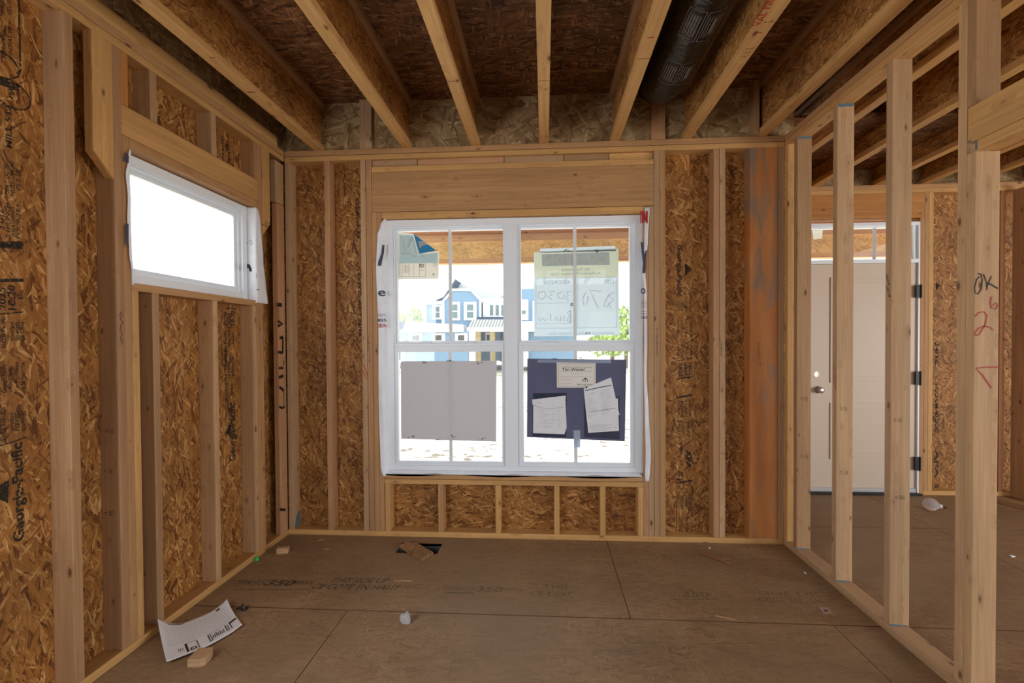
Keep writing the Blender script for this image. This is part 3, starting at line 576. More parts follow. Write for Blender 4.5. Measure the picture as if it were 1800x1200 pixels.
def stampmark(par, px, py, yp, w=14, ax=1):
    def f(bm):
        def q(a, b_): return (px+a, py+b_)
        P = yp
        pen(bm, [q(0, 0), q(3, 0), q(3, 4), q(0, 4)], ax, P, .004, closed=True)
        for k in range(4): pen(bm, [q(6, -1+k*2), q(w, -1+k*2)], ax, P, .0035)
    marks(par, M['faint'], f, 'grade_lettering')
stampmark(pC, 1572, 736, YC); stampmark(pC, 1574, 872, YC, 16); stampmark(pB, 1477, 716, YB, 12); stampmark(pB, 1477, 828, YB, 14); stampmark(pA, 1408, 699, YA, 12); stampmark(pA, 1408, 800, YA, 12)
YK = D-.0008
marks(k1, M['redink'], lambda bm: (pen(bm, [(638, 639), (643, 650), (646, 660)], 1, YK, .005), pen(bm, [(637.5, 650), (641, 658), (645, 667)], 1, YK, .005)), 'red_marking')
marks(k1, M['ink'], lambda bm: pen(bm, [(639.5, 590), (639.5, 597)], 1, YK, .003), 'pencil_marking')
def scribble(x, y0, y1, ax, v, w=.0025, amp=2.2, n=22):
    def f(bm):
        r = random.Random(int(x+y0)); pts = []
        for i in range(n): pts.append((x+amp*math.sin(i*1.9)+r.uniform(-.6, .6), y0+(y1-y0)*i/(n-1)+1.5*math.cos(i*1.9)))
        pen(bm, pts, ax, v, w)
    return f
kk = [o for o in bpy.data.objects if o.get('label', '').startswith('inner king stud touching')][0]
marks(kk, M['ink'], scribble(648, 590, 616, 1, YK), 'pencil_lettering'); marks(kk, M['ink'], lambda bm: pen(bm, [(648, 624), (650, 624), (650, 637), (648.5, 633)], 1, YK, .003), 'pencil_marking')
marks(k2, M['ink'], scribble(1155.5, 586, 612, 1, YK), 'pencil_lettering'); marks(k2, M['ink'], lambda bm: (pen(bm, [(1155, 576), (1155, 583)], 1, YK, .003), pen(bm, [(1155, 612), (1155, 624), (1152, 622)], 1, YK, .003)), 'pencil_marking')
marks(s3, M['ink'], scribble(1268.5, 600, 626, 1, YK), 'pencil_lettering'); marks(s3, M['ink'], lambda bm: pen(bm, [(1267, 795), (1272, 799)], 1, YK, .003), 'pencil_marking')
po = [o for o in bpy.data.objects if o.name.startswith('timber_post')][0]
marks(po, M['ink'], scribble(1334, 602, 628, 1, YK, .002), 'pencil_lettering'); marks(po, M['ink'], lambda bm: pen(bm, [(1336, 628), (1336, 643), (1334, 640), (1338, 641)], 1, YK, .002), 'pencil_marking')
XJ = XL+.0008
marks(jk, M['ink'], lambda bm: (pen(bm, [(210, 555), (213, 547), (215, 553), (211, 560), (216, 566), (212, 572), (211, 580), (215, 586), (213, 592), (211, 600), (216, 596), (214, 606)], 0, XJ, .003)), 'pencil_lettering')
stampmark(kg, 186, 755, 1.887-.0008, 14); stampmark(kg, 184, 826, 1.887-.0008, 14); stampmark(kg, 185, 900, 1.887-.0008, 16)
def stencil(bm):
    o = lambda pts, w: pen(bm, [(470+a/4.283, 480+b_/4.285) for a, b_ in pts], 0, XJ, w)
    o([(74, 238), (110, 240)], .028); o([(80, 362), (116, 380), (80, 398)], .022); o([(116, 478), (116, 600)], .02); o([(92, 492), (116, 478)], .02); o([(82, 594), (118, 600)], .02)
    o([(86, 714), (120, 714)], .018); o([(86, 786), (122, 772)], .022); o([(90, 856), (124, 884)], .022); o([(124, 884), (125, 1010)], .006); o([(90, 1004), (108, 1016), (126, 1010), (125, 996)], .018)
marks(cn, M['ink'], stencil, 'stencil_lettering'); marks(cn, M['ink'], lambda bm: pen(bm, [(492, 895), (502, 896)], 0, XJ, .02), 'black_dash')
marks(cn, M['ink'], scribble(490, 541, 562, 0, XJ, .004, 1.6, 14), 'pencil_lettering')
marks(c2, M['ink'], lambda bm: (pen(bm, [(466, 395), (468, 388), (470, 396)], 0, XJ, .004), pen(bm, [(460, 394), (472, 399)], 0, XJ, .004), pen(bm, [(472, 392), (474, 390), (473, 396)], 0, XJ, .004)), 'pencil_lettering')

# ================================================================= ceiling joists
GJ = 'ceiling joists of the room'; GJ2 = 'ceiling joists of the entry'
def joist(cx, y0, y1, label, group, tint):
    t = empty('ceiling_joist', label, 'joist', group, (cx, (y0+y1)/2, Z2))
    bpy.context.view_layer.update()
    def sub(nm, o): o.parent = t; o.matrix_parent_inverse = Matrix.Translation(-t.location); o.name = nm
    sub('bottom_flange', board('bottom_flange', None, None, None, (cx-.032, cx+.032), (y0, y1), (Z2, Z2+.038), tint))
    sub('top_flange', board('top_flange', None, None, None, (cx-.032, cx+.032), (y0, y1), (ZD-.038, ZD), 'brown'))
    bm = bmesh.new(); bx(bm, (cx-.005, cx+.005), (y0, y1), (Z2+.038, ZD-.038)); sub('web', link('web', bm, M['web']))
    return t
YR = 3.246
J = {}
for k, cx, lb, tn in ((0, -1.612, 'I-joist running above the high window, closest to that wall', 'yellow'), (1, -0.967, 'second I-joist from the high window wall', 'yellow'), (2, -0.478, 'third I-joist from the high window wall', 'yellow'), (3, 0.003, 'middle I-joist aimed at the twin window mullion', 'yellow'), (4, 0.490, 'I-joist hiding one side of the black duct', 'yellow'), (5, 0.975, 'I-joist with red lettering beside the black duct', 'yellow'), (6, 1.474, 'I-joist running beside the open partition plates', 'yellow')):
    J[k] = joist(cx, -4.5, YR, lb, GJ, tn)
for k, (cx, lb) in enumerate(((1.945, 'entry I-joist just beyond the open partition'), (2.430, 'second entry I-joist beyond the open partition'), (2.968, 'entry I-joist over the middle of the front door'), (3.375, 'entry I-joist over the hinge side of the front door'), (3.775, 'entry I-joist beyond the front door, over the corner'), (4.25, 'entry I-joist past the bright corner stud'))):
    joist(cx, -4.5, YF+.06, lb, GJ2, 'yellow')
def jmark(k, px, col, w=.006, nm='marker_dash'):
    bm = bmesh.new(); pen(bm, px, 2, Z2-.0008, w); o = link(nm, bm, M[col]); o.parent = J[k]; o.matrix_parent_inverse = Matrix.Translation(-J[k].location)
jmark(0, [(369, 102), (379, 101)], 'redink'); jmark(0, [(434, 162), (449, 162)], 'ink'); jmark(1, [(586, 93), (592, 93)], 'redink'); jmark(4, [(1138, 66.5), (1150, 65.5)], 'redink'); jmark(5, [(1328, 58), (1340, 57)], 'redink')
jmark(2, [(787, 143), (806, 143)], 'ink', .003, 'saw_line'); jmark(3, [(947, 142), (966, 142)], 'ink', .003, 'saw_line'); jmark(4, [(1119, 104), (1143, 103)], 'ink', .003, 'saw_line'); jmark(3, [(957, 157), (962, 156)], 'ink', .006, 'dark_fleck')
bm = bmesh.new(); A = at(1336, 46, 2, Z2-.0008); B_ = at(1362, 0, 2, Z2-.0008); text(bm, 'VAL FAM', A, B_-A, Vector((-1, 0, 0)), .035, (B_-A).length*1.25, .01)
o = link('red_lettering', bm, M['redink']); o.parent = J[5]; o.matrix_parent_inverse = Matrix.Translation(-J[5].location)
bm = bmesh.new()
for a, b_ in (((1343, 39), (1361, 36)), ((1306, 92), (1321, 90)), ((1302, 99), (1318, 97)), ((1311, 86), (1325, 84))): pen(bm, [a, ((a[0]+b_[0])/2, (a[1]+b_[1])/2+1.5), b_], 2, Z2-.0008, .008)
o = link('stamped_lettering', bm, M['faint']); o.parent = J[5]; o.matrix_parent_inverse = Matrix.Translation(-J[5].location)
# rim boards and blocking
bm = bmesh.new(); bx(bm, (XS, 1.71), (D+.052, D+.081), (Z2+.0005, ZD-.001)); tag(link('rim_board', bm, M['rim_xz']), 'pale strand rim board behind the joist ends over the twin window', 'rim board')
bm = bmesh.new(); bx(bm, (XS+.002, XS+.03), (-4.5, D+.05), (Z2+.0005, ZD-.001)); tag(link('rim_board', bm, M['rim_yz']), 'strand rim board in shade over the high window wall', 'rim board')
bm = bmesh.new(); bx(bm, (1.712, 6.1), (YF+.062, YF+.088), (Z2+.0005, ZD-.001)); tag(link('rim_board', bm, M['rim_xz']), 'rim board over the front door wall', 'rim board')
for x0, x1, y0, lb, tn in ((-1.312, -1.225, D+.012, 'flat squash block standing on the plates over the outer king stud', 'grey'), (.742, .834, D+.012, 'reddish flat squash block standing on the plates under the duct end', 'pink'), (1.405, 1.441, D-.035, 'upright squash block beside the last joist of the room', 'brown')):
    board('squash_block', lb, 'block', 'squash blocks on the plates', (x0, x1), (y0, D+.0515), (Z2+.001, ZD-.001) if x0 < 1.4 else (Z2+.001, ZD-.001), tn)
# flexible duct
dr, dx, dz = .128, .752, 2.993
def duct_axis(s):
    if s < 2.80: return Vector((dx, s, dz))
    q = min((s-2.80)/.36, 1); return Vector((dx-.035*q, 2.80+.22*math.sin(q*1.4), dz+.115*q*q))
bm = bmesh.new(); S_ = 46; n = 150; prev = None; dro = empty('flexible_duct', 'black plastic-jacketed flexible duct slung between two joists', 'duct', None, (dx, 1.0, dz))
def duct_pt(s, th, off=0.0):
    c = duct_axis(s); c2 = duct_axis(s+.01); t = (c2-c).normalized(); a = Vector((1, 0, 0)); b_ = t.cross(a).normalized(); a = b_.cross(t).normalized()
    q = Vector((math.cos(th)*1.3, math.sin(th)*1.3, s*3.2))
    wr = .004*noise.noise(q*2.2)+.0022*math.sin(s*120+3*noise.noise(q*2))*max(0, noise.noise(q*.9)+.15)
    r_ = dr+wr+off
    if s > 3.06: r_ *= max(.25, 1-((s-3.06)/.12)**2*.5)
    return c + a*math.cos(th)*r_ + b_*math.sin(th)*r_
ss = [-3.5+3.5*i/40 for i in range(40)] + [0+3.17*i/420 for i in range(421)]
for s in ss:
    rg = [bm.verts.new(duct_pt(s, 2*math.pi*k/S_)) for k in range(S_)]
    if prev:
        for k in range(S_): bm.faces.new((prev[k], prev[(k+1) % S_], rg[(k+1) % S_], rg[k]))
    prev = rg
bm.faces.new(prev)
def dchild(o): o.parent = dro; o.matrix_parent_inverse = Matrix.Translation(-dro.location); return o
fm, nt, ns, lk, b = newmat('black_film'); b.inputs['Base Color'].default_value = (.008, .008, .008, 1); b.inputs['Roughness'].default_value = .26
tc = N(nt, 'ShaderNodeTexCoord'); mp = N(nt, 'ShaderNodeMapping'); mp.inputs['Scale'].default_value = (9, 34, 9); lk.new(tc.outputs['Object'], mp.inputs[0]); z = N(nt, 'ShaderNodeTexNoise'); z.inputs['Scale'].default_value = 1; z.inputs['Detail'].default_value = 3; z.inputs['Distortion'].default_value = 1.2; lk.new(mp.outputs[0], z.inputs[0])
bp = N(nt, 'ShaderNodeBump'); bp.inputs['Strength'].default_value = .8; bp.inputs['Distance'].default_value = .012; lk.new(z.outputs['Fac'], bp.inputs['Height']); lk.new(bp.outputs[0], b.inputs['Normal'])
dchild(link('jacket', bm, fm, smooth=True))
bm = bmesh.new()
def dline(pts, w):
    P = [duct_pt(s, th, .0022) for s, th in pts]
    for i in range(len(P)-1):
        t = (P[i+1]-P[i]).normalized(); nr = (P[i]-duct_axis(pts[i][0])).normalized(); sd_ = t.cross(nr).normalized()*w/2
        try: bm.faces.new([bm.verts.new(q) for q in (P[i]+sd_, P[i]-sd_, P[i+1]-sd_, P[i+1]+sd_)])
        except ValueError: pass
b0 = math.pi/2
for s0 in (1.60, 2.12, 2.50):
    for (a, b_) in ((-.75, -.1), (.0, .62)):
        for s in (s0, s0+.20): dline([(s, b0-a-(b_-a)*i/8) for i in range(9)], .003)
        for th in (a, b_): dline([(s0+.2*i/8, b0-th) for i in range(9)], .003)
        for k in range(5): dline([(s0+.03+.14*i/6, b0-a-(b_-a)*(.15+.16*k)) for i in range(7)], .004)
    dline([(s0+.05+.1*i/4, b0-.34) for i in range(5)], .05 if s0 < 2 else .02)
for s, th in ((1.95, .75), (2.36, .5), (2.83, .1)): dline([(s, b0-th-.05*i) for i in range(5)], .006)
dchild(link('printed_lettering', bm, plain('grey_print_on_film', (0.22, 0.22, 0.23), 0.5)))
bm = bmesh.new(); pts = []
for k in range(26):
    th = 2*math.pi*k/26; p = duct_pt(3.04, th, .004); q = duct_pt(3.10, th, .012+.008*math.sin(k*2.3)); pts.append((bm.verts.new(p), bm.verts.new(q)))
for k in range(26): bm.faces.new((pts[k][0], pts[(k+1) % 26][0], pts[(k+1) % 26][1], pts[k][1]))
dchild(link('torn_flap', bm, M['black']))

# ================================================================= twin window
w1 = empty('window_1', None, None, None, (-.23, D+.05, 1.37)); w1['kind'] = 'structure'
def kid(o, par): o.parent = par; o.matrix_parent_inverse = Matrix.Translation(-par.location); return o
F0 = 3.232
fx0, fx1, fz0, fz1 = -1.131, 0.676, .462, 2.268
ml0, ml1 = -.283, -.190
bm = bmesh.new()
ring(bm, (fx0, fx1), (fz0, fz1), (fx0+.045, fx1-.045), (fz0+.042, fz1-.046), (F0, 3.325))
bx(bm, (ml0, ml1), (F0, 3.325), (fz0+.042, fz1-.046))
for c in ((fx0+.045, ml0), (ml1, fx1-.045)):   # inner stops
    ring(bm, c, (fz0+.042, fz1-.046), (c[0]+.008, c[1]-.008), (fz0+.052, fz1-.056), (F0+.012, 3.32))
bmesh.ops.bevel(bm, geom=list(bm.edges), offset=.0015, segments=1, affect='EDGES')
kid(link('window_frame', bm, M['vinyl']), w1)
zm = 1.366
for c, gx, gl in (((fx0+.053, ml0-.008), (-1.064, -.294), (-1.056, -.305)), ((ml1+.008, fx1-.053), (-.166, .602), (-.150, .598))):
    up = tag(link('upper_sash', (lambda b_: (ring(b_, (c[0], c[1]), (zm, fz1-.056), gx, (1.401, 2.198), (3.268, 3.305)), b_)[1])(bmesh.new()), M['vinyl'])); kid(up, w1)
    lo_ = bmesh.new(); ring(lo_, (c[0], c[1]), (fz0+.052, zm), gl, (.534, 1.322), (3.238, 3.267)); bx(lo_, (c[0], c[1]), (3.246, 3.30), (zm-.002, zm+.018)); bmesh.ops.bevel(lo_, geom=list(lo_.edges), offset=.002, segments=1, affect='EDGES')
    low = kid(link('lower_sash', lo_, M['vinyl']), w1)
    mx = (gx[0]+gx[1])/2
    for sash, y, z, xx in ((up, 3.286, (1.401, 2.198), gx), (low, 3.262, (.534, 1.322), gl)):
        b_ = bmesh.new(); bx(b_, xx, (y, y+.004), z); o = link('glass_pane', b_, M['glass']); o.parent = sash
        b_ = bmesh.new(); bx(b_, (mx-.012, mx+.012), (y-.0065, y-.001), z); o = link('muntin', b_, plain('muntin_grey', (.74, .79, .82), .4)); o.parent = sash
    b_ = bmesh.new()
    for q in (.3, .7): bx(b_, (c[0]+(c[1]-c[0])*q-.02, c[0]+(c[1]-c[0])*q+.02), (3.2365, 3.262), (zm+.018, zm+.026))
    o = link('sash_lock', b_, M['vinyl']); o.parent = low
# house wrap folded round the jambs
def sheet(bm, fn, nu, nv, mi=0):
    vs = [[bm.verts.new(fn(i/nu, j/nv)) for j in range(nv+1)] for i in range(nu+1)]
    for i in range(nu):
        for j in range(nv): bm.faces.new((vs[i][j], vs[i+1][j], vs[i+1][j+1], vs[i][j+1])).material_index = mi
def interp(t, tab):
    for (a, va), (b_, vb) in zip(tab, tab[1:]):
        if t <= b_: q = (t-a)/(b_-a); q = q*q*(3-2*q); return va+(vb-va)*q
    return tab[-1][1]
def wrapA(u, v):                   # u across (outer -> frame), v up
    z = .435+v*(2.275-.435)
    xo = interp(z, ((.4, -1.150), (.5, -1.174), (.9, -1.186), (1.4, -1.182), (1.9, -1.192), (2.15, -1.184), (2.225, -1.160), (2.30, -1.118)))
    xi = -1.128; x = xo+(xi-xo)*u
    return Vector((x, D-.006+.046*max(0, u-.55)**1.2/.38 + .004*math.sin(z*9+u*3), z))
def wrapB(u, v):
    z = .425+v*(2.308-.425)
    xo = interp(z, ((.4, .716), (.6, .728), (.9, .716), (1.15, .700), (1.4, .704), (1.7, .704), (1.9, .692), (2.1, .712), (2.30, .722)))
    xi = .676; x = xo+(xi-xo)*u
    return Vector((x, D-.006+.044*max(0, u-.6)**1.2/.33 + .004*math.sin(z*8+u*4), z))
def wrapflap(name, fn, label, extra=None):
    bm = bmesh.new(); sheet(bm, fn, 14, 90); o = link(name, bm, M['wrap'], smooth=True)
    sm = o.modifiers.new('thick', 'SOLIDIFY'); sm.thickness = .0012; sm.offset = 0
    return tag(o, label, 'house wrap', 'house wrap flaps at the windows')
fa = wrapflap('house_wrap_flap', wrapA, 'white house wrap flap with navy letter e beside the twin window')
fb = wrapflap('house_wrap_flap', wrapB, 'white house wrap flap with red letter at its top beside the twin window')
YW = D-.0135
def wm(par, mat, fn, nm): 
    bm = bmesh.new(); fn(bm); o = link(nm, bm, mat); o.parent = par
def wtext(bm, s, a, b_, hpx, bold=.0):
    A, B_ = at(*a, 1, YW), at(*b_, 1, YW); t_ = at(a[0], a[1]-hpx, 1, YW); text(bm, s, A, B_-A, (0, 0, 1), abs(t_.z-A.z), (B_-A).length, bold)
wm(fa, M['navyink'], lambda bm: (prism(bm, [at(*q, 1, YW) for q in ((672, 430), (676, 431), (675, 444), (670, 467), (664, 467), (665, 459), (670, 446))], (0, -.0003, 0)), wtext(bm, 'e', (664.5, 520), (678, 520), 15, .02), pen(bm, [(664, 552), (679, 552)], 1, YW, .003), pen(bm, [(664, 555), (679, 555)], 1, YW, .003), wtext(bm, '835', (664, 565), (679, 565), 5, .02)), 'navy_print')
wm(fa, M['redink'], lambda bm: wtext(bm, 'DE IN', (664, 575), (679, 575), 6, .03), 'red_print')
wm(fb, M['navyink'], lambda bm: (prism(bm, [at(*q, 1, YW) for q in ((1126, 425), (1129, 425), (1133, 448), (1135, 440), (1137, 440), (1135, 456), (1134, 480), (1129, 480), (1130, 462))], (0, -.0003, 0)), wtext(bm, 'o', (1126.5, 516), (1134.5, 516), 15, .015), [pen(bm, [(1126, y_), (1137, y_)], 1, YW, .002) for y_ in (530, 533, 536, 540, 547, 551)], wtext(bm, '500 5', (1127, 560), (1138, 560), 5, .02)), 'navy_print')
wm(fb, M['redink'], lambda bm: (wtext(bm, 'N', (1128, 390), (1138.5, 390), 19, .07), prism(bm, [at(*q, 1, YW) for q in ((1125, 372), (1126.5, 370), (1127, 392), (1125.5, 393))], (0, -.0003, 0))), 'red_print')
bm = bmesh.new()
sheet(bm, lambda u, v: Vector((-1.148+u*1.82, D+.001+.034*v, .4535+.017*v+.004*math.sin(u*40)*(1-v)*abs(math.sin(u*9)))), 80, 5)
sheet(bm, lambda u, v: Vector((-1.148+u*1.82, D+.001, .4535-.012*v*(1+.5*math.sin(u*17)))), 80, 2)
o = link('house_wrap_flap', bm, M['wrap'], smooth=True); sm = o.modifiers.new('thick', 'SOLIDIFY'); sm.thickness = .001
tag(o, 'white house wrap strip on the sill under the twin window', 'house wrap', 'house wrap flaps at the windows')

# ================================================================= notices on the window
def quad(px, y): return [at(a, b_, 1, y) for a, b_ in px]
def card(name, px, y, th, mat, par=None):
    bm = bmesh.new(); prism(bm, quad(px, y), (0, th, 0)); o = link(name, bm, mat); o.parent = par; return o
# caution notice, outside of the glass, printing shows through reversed
YN = 3.2905
sg = tag(card('caution_sign', ((938.5, 443), (1087, 437), (1089, 589), (939, 591)), YN, .002, M['signpaper']), 'translucent caution notice seen from its back on the upper window pane', 'sign')
card('yellow_band', ((940, 443), (1086, 438), (1087, 487), (940, 488)), YN-.0006, .0004, M['signyellow'], sg)
card('title_bar', ((952, 447), (1071, 443), (1072, 465), (953, 468)), YN-.0012, .0004, M['signgrey'], sg)
def rtext(s, a, b_, hpx, y, mat, nm, par, bold=.02):
    """reversed lettering: starts at the far side a and runs back to b_"""
    bm = bmesh.new(); A, B_ = at(*a, 1, y), at(*b_, 1, y); text(bm, s, A, B_-A, (0, 0, 1), abs(at(a[0], a[1]-hpx, 1, y).z-A.z), (B_-A).length, bold); o = link(nm, bm, mat); o.parent = par
rtext('CAUTION', (1068, 463), (957, 465), 17, YN-.0018, M['signyellow'], 'title_lettering', sg, .03)
rtext('No Trespassing', (1037, 475), (987, 476), 5, YN-.0012, M['signpen'], 'lettering', sg, .01); rtext('Authorized Personnel Only', (1056, 482), (968, 484), 5, YN-.0012, M['signpen'], 'lettering', sg, .01)
rtext('LOT:', (1079, 498), (1060, 499), 7, YN-.0012, M['signpen'], 'lettering', sg); rtext('ADDRESS:', (1003, 499), (956, 500), 7, YN-.0012, M['signpen'], 'lettering', sg)
bm = bmesh.new()
def sp_(px, w=.006): pen(bm, px, 1, YN-.0013, w)
sp_([(1079, 513), (1070, 520), (1079, 526), (1070, 534), (1074, 541)]); sp_([(1071, 516), (1064, 530), (1062, 538), (1067, 540), (1070, 533)]); sp_([(1057, 512), (1037, 510), (1044, 526), (1052, 541)])
sp_([(1030, 513), (1024, 525), (1026, 536), (1032, 532), (1034, 520)], .006)
sp_([(1003, 512), (996, 513), (999, 519), (994, 524), (1000, 529)]); sp_([(989, 512), (980, 516), (983, 524), (990, 525), (992, 517)]); sp_([(975, 512), (966, 512), (970, 518), (963, 522), (970, 526)]); sp_([(958, 512), (948, 513), (945, 522), (953, 526), (960, 520), (957, 513)])
sp_([(1003, 545), (1003, 568)]); sp_([(1003, 546), (997, 549), (1002, 556), (996, 562), (1003, 567)]); sp_([(992, 555), (990, 565)]); sp_([(986, 556), (985, 564)]); sp_([(981, 564), (977, 556), (974, 564)]); sp_([(968, 552), (968, 564)]); sp_([(962, 560), (958, 564), (954, 558), (950, 564), (946, 558)])
o = link('handwriting', bm, M['signpen']); o.parent = sg
bm = bmesh.new()
for px in ([(942, 489), (1086, 487)], [(1011, 488), (1011, 577)], [(1016, 488), (1016, 577)], [(942, 577), (1086, 575)], [(943, 533), (1003, 532)], [(943, 569), (1003, 568)], [(942, 488), (942, 577)], [(1084, 487), (1084, 576)]): sp_(px, .004)
o = link('ruled_lines', bm, M['signline']); o.parent = sg
rtext('emergency 24 hour contact line', (1080, 587), (965, 588), 5, YN-.0012, M['signline'], 'lettering', sg)
card('clear_tape', ((949, 437), (1081, 432), (1083, 441), (949, 444)), YN-.001, .0004, M['signpaper'], sg)
def specks(par, px, y, nm='tape_marking', seed=3):
    r = random.Random(seed); b_ = bmesh.new()
    for (a, c) in px:
        for k in range(4):
            q = (a+r.uniform(-5, 5), c+r.uniform(-2, 2)); pen(b_, [q, (q[0]+r.uniform(1, 5), q[1]-r.uniform(0, 2.5))], 1, y, .0045)
    o = link(nm, b_, M['ink']); o.parent = par
specks(sg, ((994, 441), (1046, 442), (1030, 586), (1001, 535)), YN-.002)
# peeling product sticker, outside of the upper pane
YT = 3.2905
stk = tag(card('window_sticker', ((698, 408), (727, 411), (736, 446), (772, 441), (771, 490), (699, 491)), YT, .0008, M['stickcream']), 'pale product sticker with peeled blue corner on the upper window pane', 'sticker')
card('pale_blue_print', ((702, 412), (726, 413), (736, 447), (769, 444), (769, 462), (702, 463)), YT-.0004, .0003, M['stickblue'], stk)
card('peeled_corner', ((727, 411), (767, 440), (737, 446)), YT-.006, .001, M['brightblue'], stk)
card('peeled_letter', ((735, 424), (745, 424), (754, 429), (741, 432), (739, 437), (738, 436)), YT-.0066, .0004, M['stickcream'], stk)
bm = bmesh.new()
for px in ([(703, 463), (703, 486)], [(707, 463), (707, 486)], [(713, 464), (713, 480)], [(719, 464), (719, 484)], [(727, 463), (727, 484)], [(737, 463), (737, 486)], [(748, 462), (748, 486)], [(703, 486), (748, 486)], [(738, 470), (745, 470)], [(738, 475), (745, 475)]): pen(bm, px, 1, YT-.0006, .0025)
text(bm, 'ID', at(737, 469, 1, YT-.0006), (1, 0, 0), (0, 0, 1), .022, .038, .05); prism(bm, quad(((760, 482), (763, 479), (763, 485)), YT-.0006), (0, -.0002, 0)); pen(bm, [(763, 462), (767, 462), (767, 467), (762, 467)], 1, YT-.0006, .004, closed=True)
for k in range(9): pen(bm, [(709, 466+k*1.6), (722-k % 3*2, 466+k*1.6)], 1, YT-.0006, .0015)
o = link('printed_form', bm, M['greyink']); o.parent = stk
bm = bmesh.new()
for px in ([(706, 417), (714, 440), (720, 418)], [(717, 436), (724, 417), (731, 446)], [(704, 447), (718, 444), (732, 452)], [(738, 448), (750, 455)]): pen(bm, px, 1, YT-.0007, .012)
o = link('pale_lettering', bm, M['stickcream']); o.parent = stk
# grey card, inside of the lower pane
YG = 3.2465
gc = tag(card('grey_card', ((704.5, 635), (873, 634), (872, 776), (705, 771)), YG, .004, M['greyboard']), 'blank grey card covering most of the lower pane near the high window', 'card')
specks(gc, ((742, 637), (790, 636), (841, 638), (722, 768), (770, 772), (796, 767), (845, 770)), YG-.001, seed=5)
# navy board with its papers
YV = 3.2465
nb = tag(card('navy_board', ((927, 630), (1101, 632), (1098.5, 775.5), (926, 768)), YV, .005, M['navy']), 'navy board holding papers on the lower pane near the partition', 'board')
card('tape_strip', ((945, 632), (1074, 632), (1074, 638), (945, 637)), YV-.0006, .0005, plain('tape_blue', (.27, .33, .46), .2), nb)
card('tape_strip', ((1008, 756), (1020, 756), (1020, 786), (1009, 786)), YV-.0006, .0005, sheet_mat('clear_blue_tape', (.62, .72, .84), .5), nb)
specks(nb, ((974, 631), (1022, 631)), YV-.0015, seed=9)
ce = card('certificate', ((978.5, 636.5), (1047, 638), (1047, 681), (979, 681)), YV-.0012, .0006, plain('cream_paper', (.78, .77, .72), .7)); tag(ce, 'cream certificate with handwritten name taped on the navy board', 'certificate')
bm = bmesh.new(); yc = YV-.0018
pen(bm, [(981.5, 639), (1044.5, 640), (1044.5, 679), (981.5, 678.5)], 1, yc, .003, closed=True)
for px in ([(984, 652), (1040, 652.5)], [(984, 662), (1040, 662.5)], [(984, 667), (1006, 667)], [(984, 674), (1008, 674)], [(1003, 657), (1025, 657)]): pen(bm, px, 1, yc, .0016)
o = link('border_lines', bm, M['greyink']); o.parent = ce
def ftxt(par, s, a, b_, hpx, y, mat, bold=.0, nm='lettering'):
    bm = bmesh.new(); A, B_ = at(*a, 1, y), at(*b_, 1, y); u = B_-A; text(bm, s, A, u, Vector((-u.z, 0, u.x)), abs(at(a[0], a[1]-hpx, 1, y).z-A.z), u.length, bold); o = link(nm, bm, mat); o.parent = par
ftxt(ce, 'Certificate of Quality Inspection', (987, 646), (1040, 646.5), 3.4, yc, M['greyink']); ftxt(ce, 'Tim Weiser', (988, 652), (1029, 651.5), 5.5, yc, M['ink'], .012, 'handwriting'); ftxt(ce, 'M/I HOMES', (1015, 677), (1043, 677.5), 3, yc, M['ink'])
bm = bmesh.new(); 
for px in ([(1024.5, 671), (1024.5, 668), (1028, 665), (1031, 664)], [(1033, 671), (1033, 668), (1029.5, 665)], [(1028.8, 671), (1028.8, 664)]): pen(bm, px, 1, yc, .005)
o = link('roof_emblem', bm, M['ink']); o.parent = ce
pk = card('pocket', ((937, 691), (996, 690), (995, 768), (936, 767)), YV-.0012, .0006, plain('pocket_navy', (.035, .05, .085), .15), nb)
pk2 = card('pocket', ((1026, 700), (1090, 696), (1089, 772), (1027, 768)), YV-.0012, .0006, plain('pocket_navy2', (.05, .058, .10), .2), nb)
def docpaper(name, px, y, label, nl, slant):
    o = tag(card(name, px, y, .0008, M['paper']), label, 'paper', 'papers in the pockets of the navy board'); return o
p1 = docpaper('paper_sheet', ((937.5, 707), (994, 703), (996, 752), (992, 763), (937, 761)), YV-.0026, 'white printed sheet with folded top in the board pocket', 8, 0)
bm = bmesh.new(); prism(bm, quad(((935.5, 702), (994.5, 695), (994, 701), (991, 715), (961, 718), (936, 711)), YV-.0065), (0, .001, 0)); o = link('folded_top', bm, M['paper']); o.parent = p1
bm = bmesh.new(); pen(bm, [(937, 711), (950, 716), (961, 718.4), (991, 716)], 1, YV-.0068, .0022); pen(bm, [(945, 707), (952, 709)], 1, YV-.0068, .002)
o = link('fold_edge', bm, M['greyink']); o.parent = p1
bm = bmesh.new(); r = random.Random(4)
for k in range(10):
    y_ = 722+k*3.1; x0 = 948+r.uniform(-2, 8); pen(bm, [(x0, y_), (x0+r.uniform(6, 26), y_-.4)], 1, YV-.0029, .0014)
    pen(bm, [(981, y_-.4), (981+r.uniform(2, 7), y_-.5)], 1, YV-.0029, .0014)
o = link('printed_lines', bm, M['greyink']); o.parent = p1
p2 = docpaper('paper_sheet', ((1026, 683), (1074, 663), (1089, 729), (1032, 742)), YV-.0032, 'long white delivery slip with green line, upper sheet of the pocket', 8, 0)
p3 = docpaper('paper_sheet', ((1030, 715), (1086, 700), (1088, 757), (1034, 760.5)), YV-.0022, 'white slip half hidden under the green-lined slip', 8, 0)
bm = bmesh.new(); pen(bm, [(1028.5, 686.5), (1052, 681), (1074.5, 677)], 1, YV-.0036, .006); o = link('green_line', bm, plain('dark_green_print', (.02, .09, .05), .6)); o.parent = p2
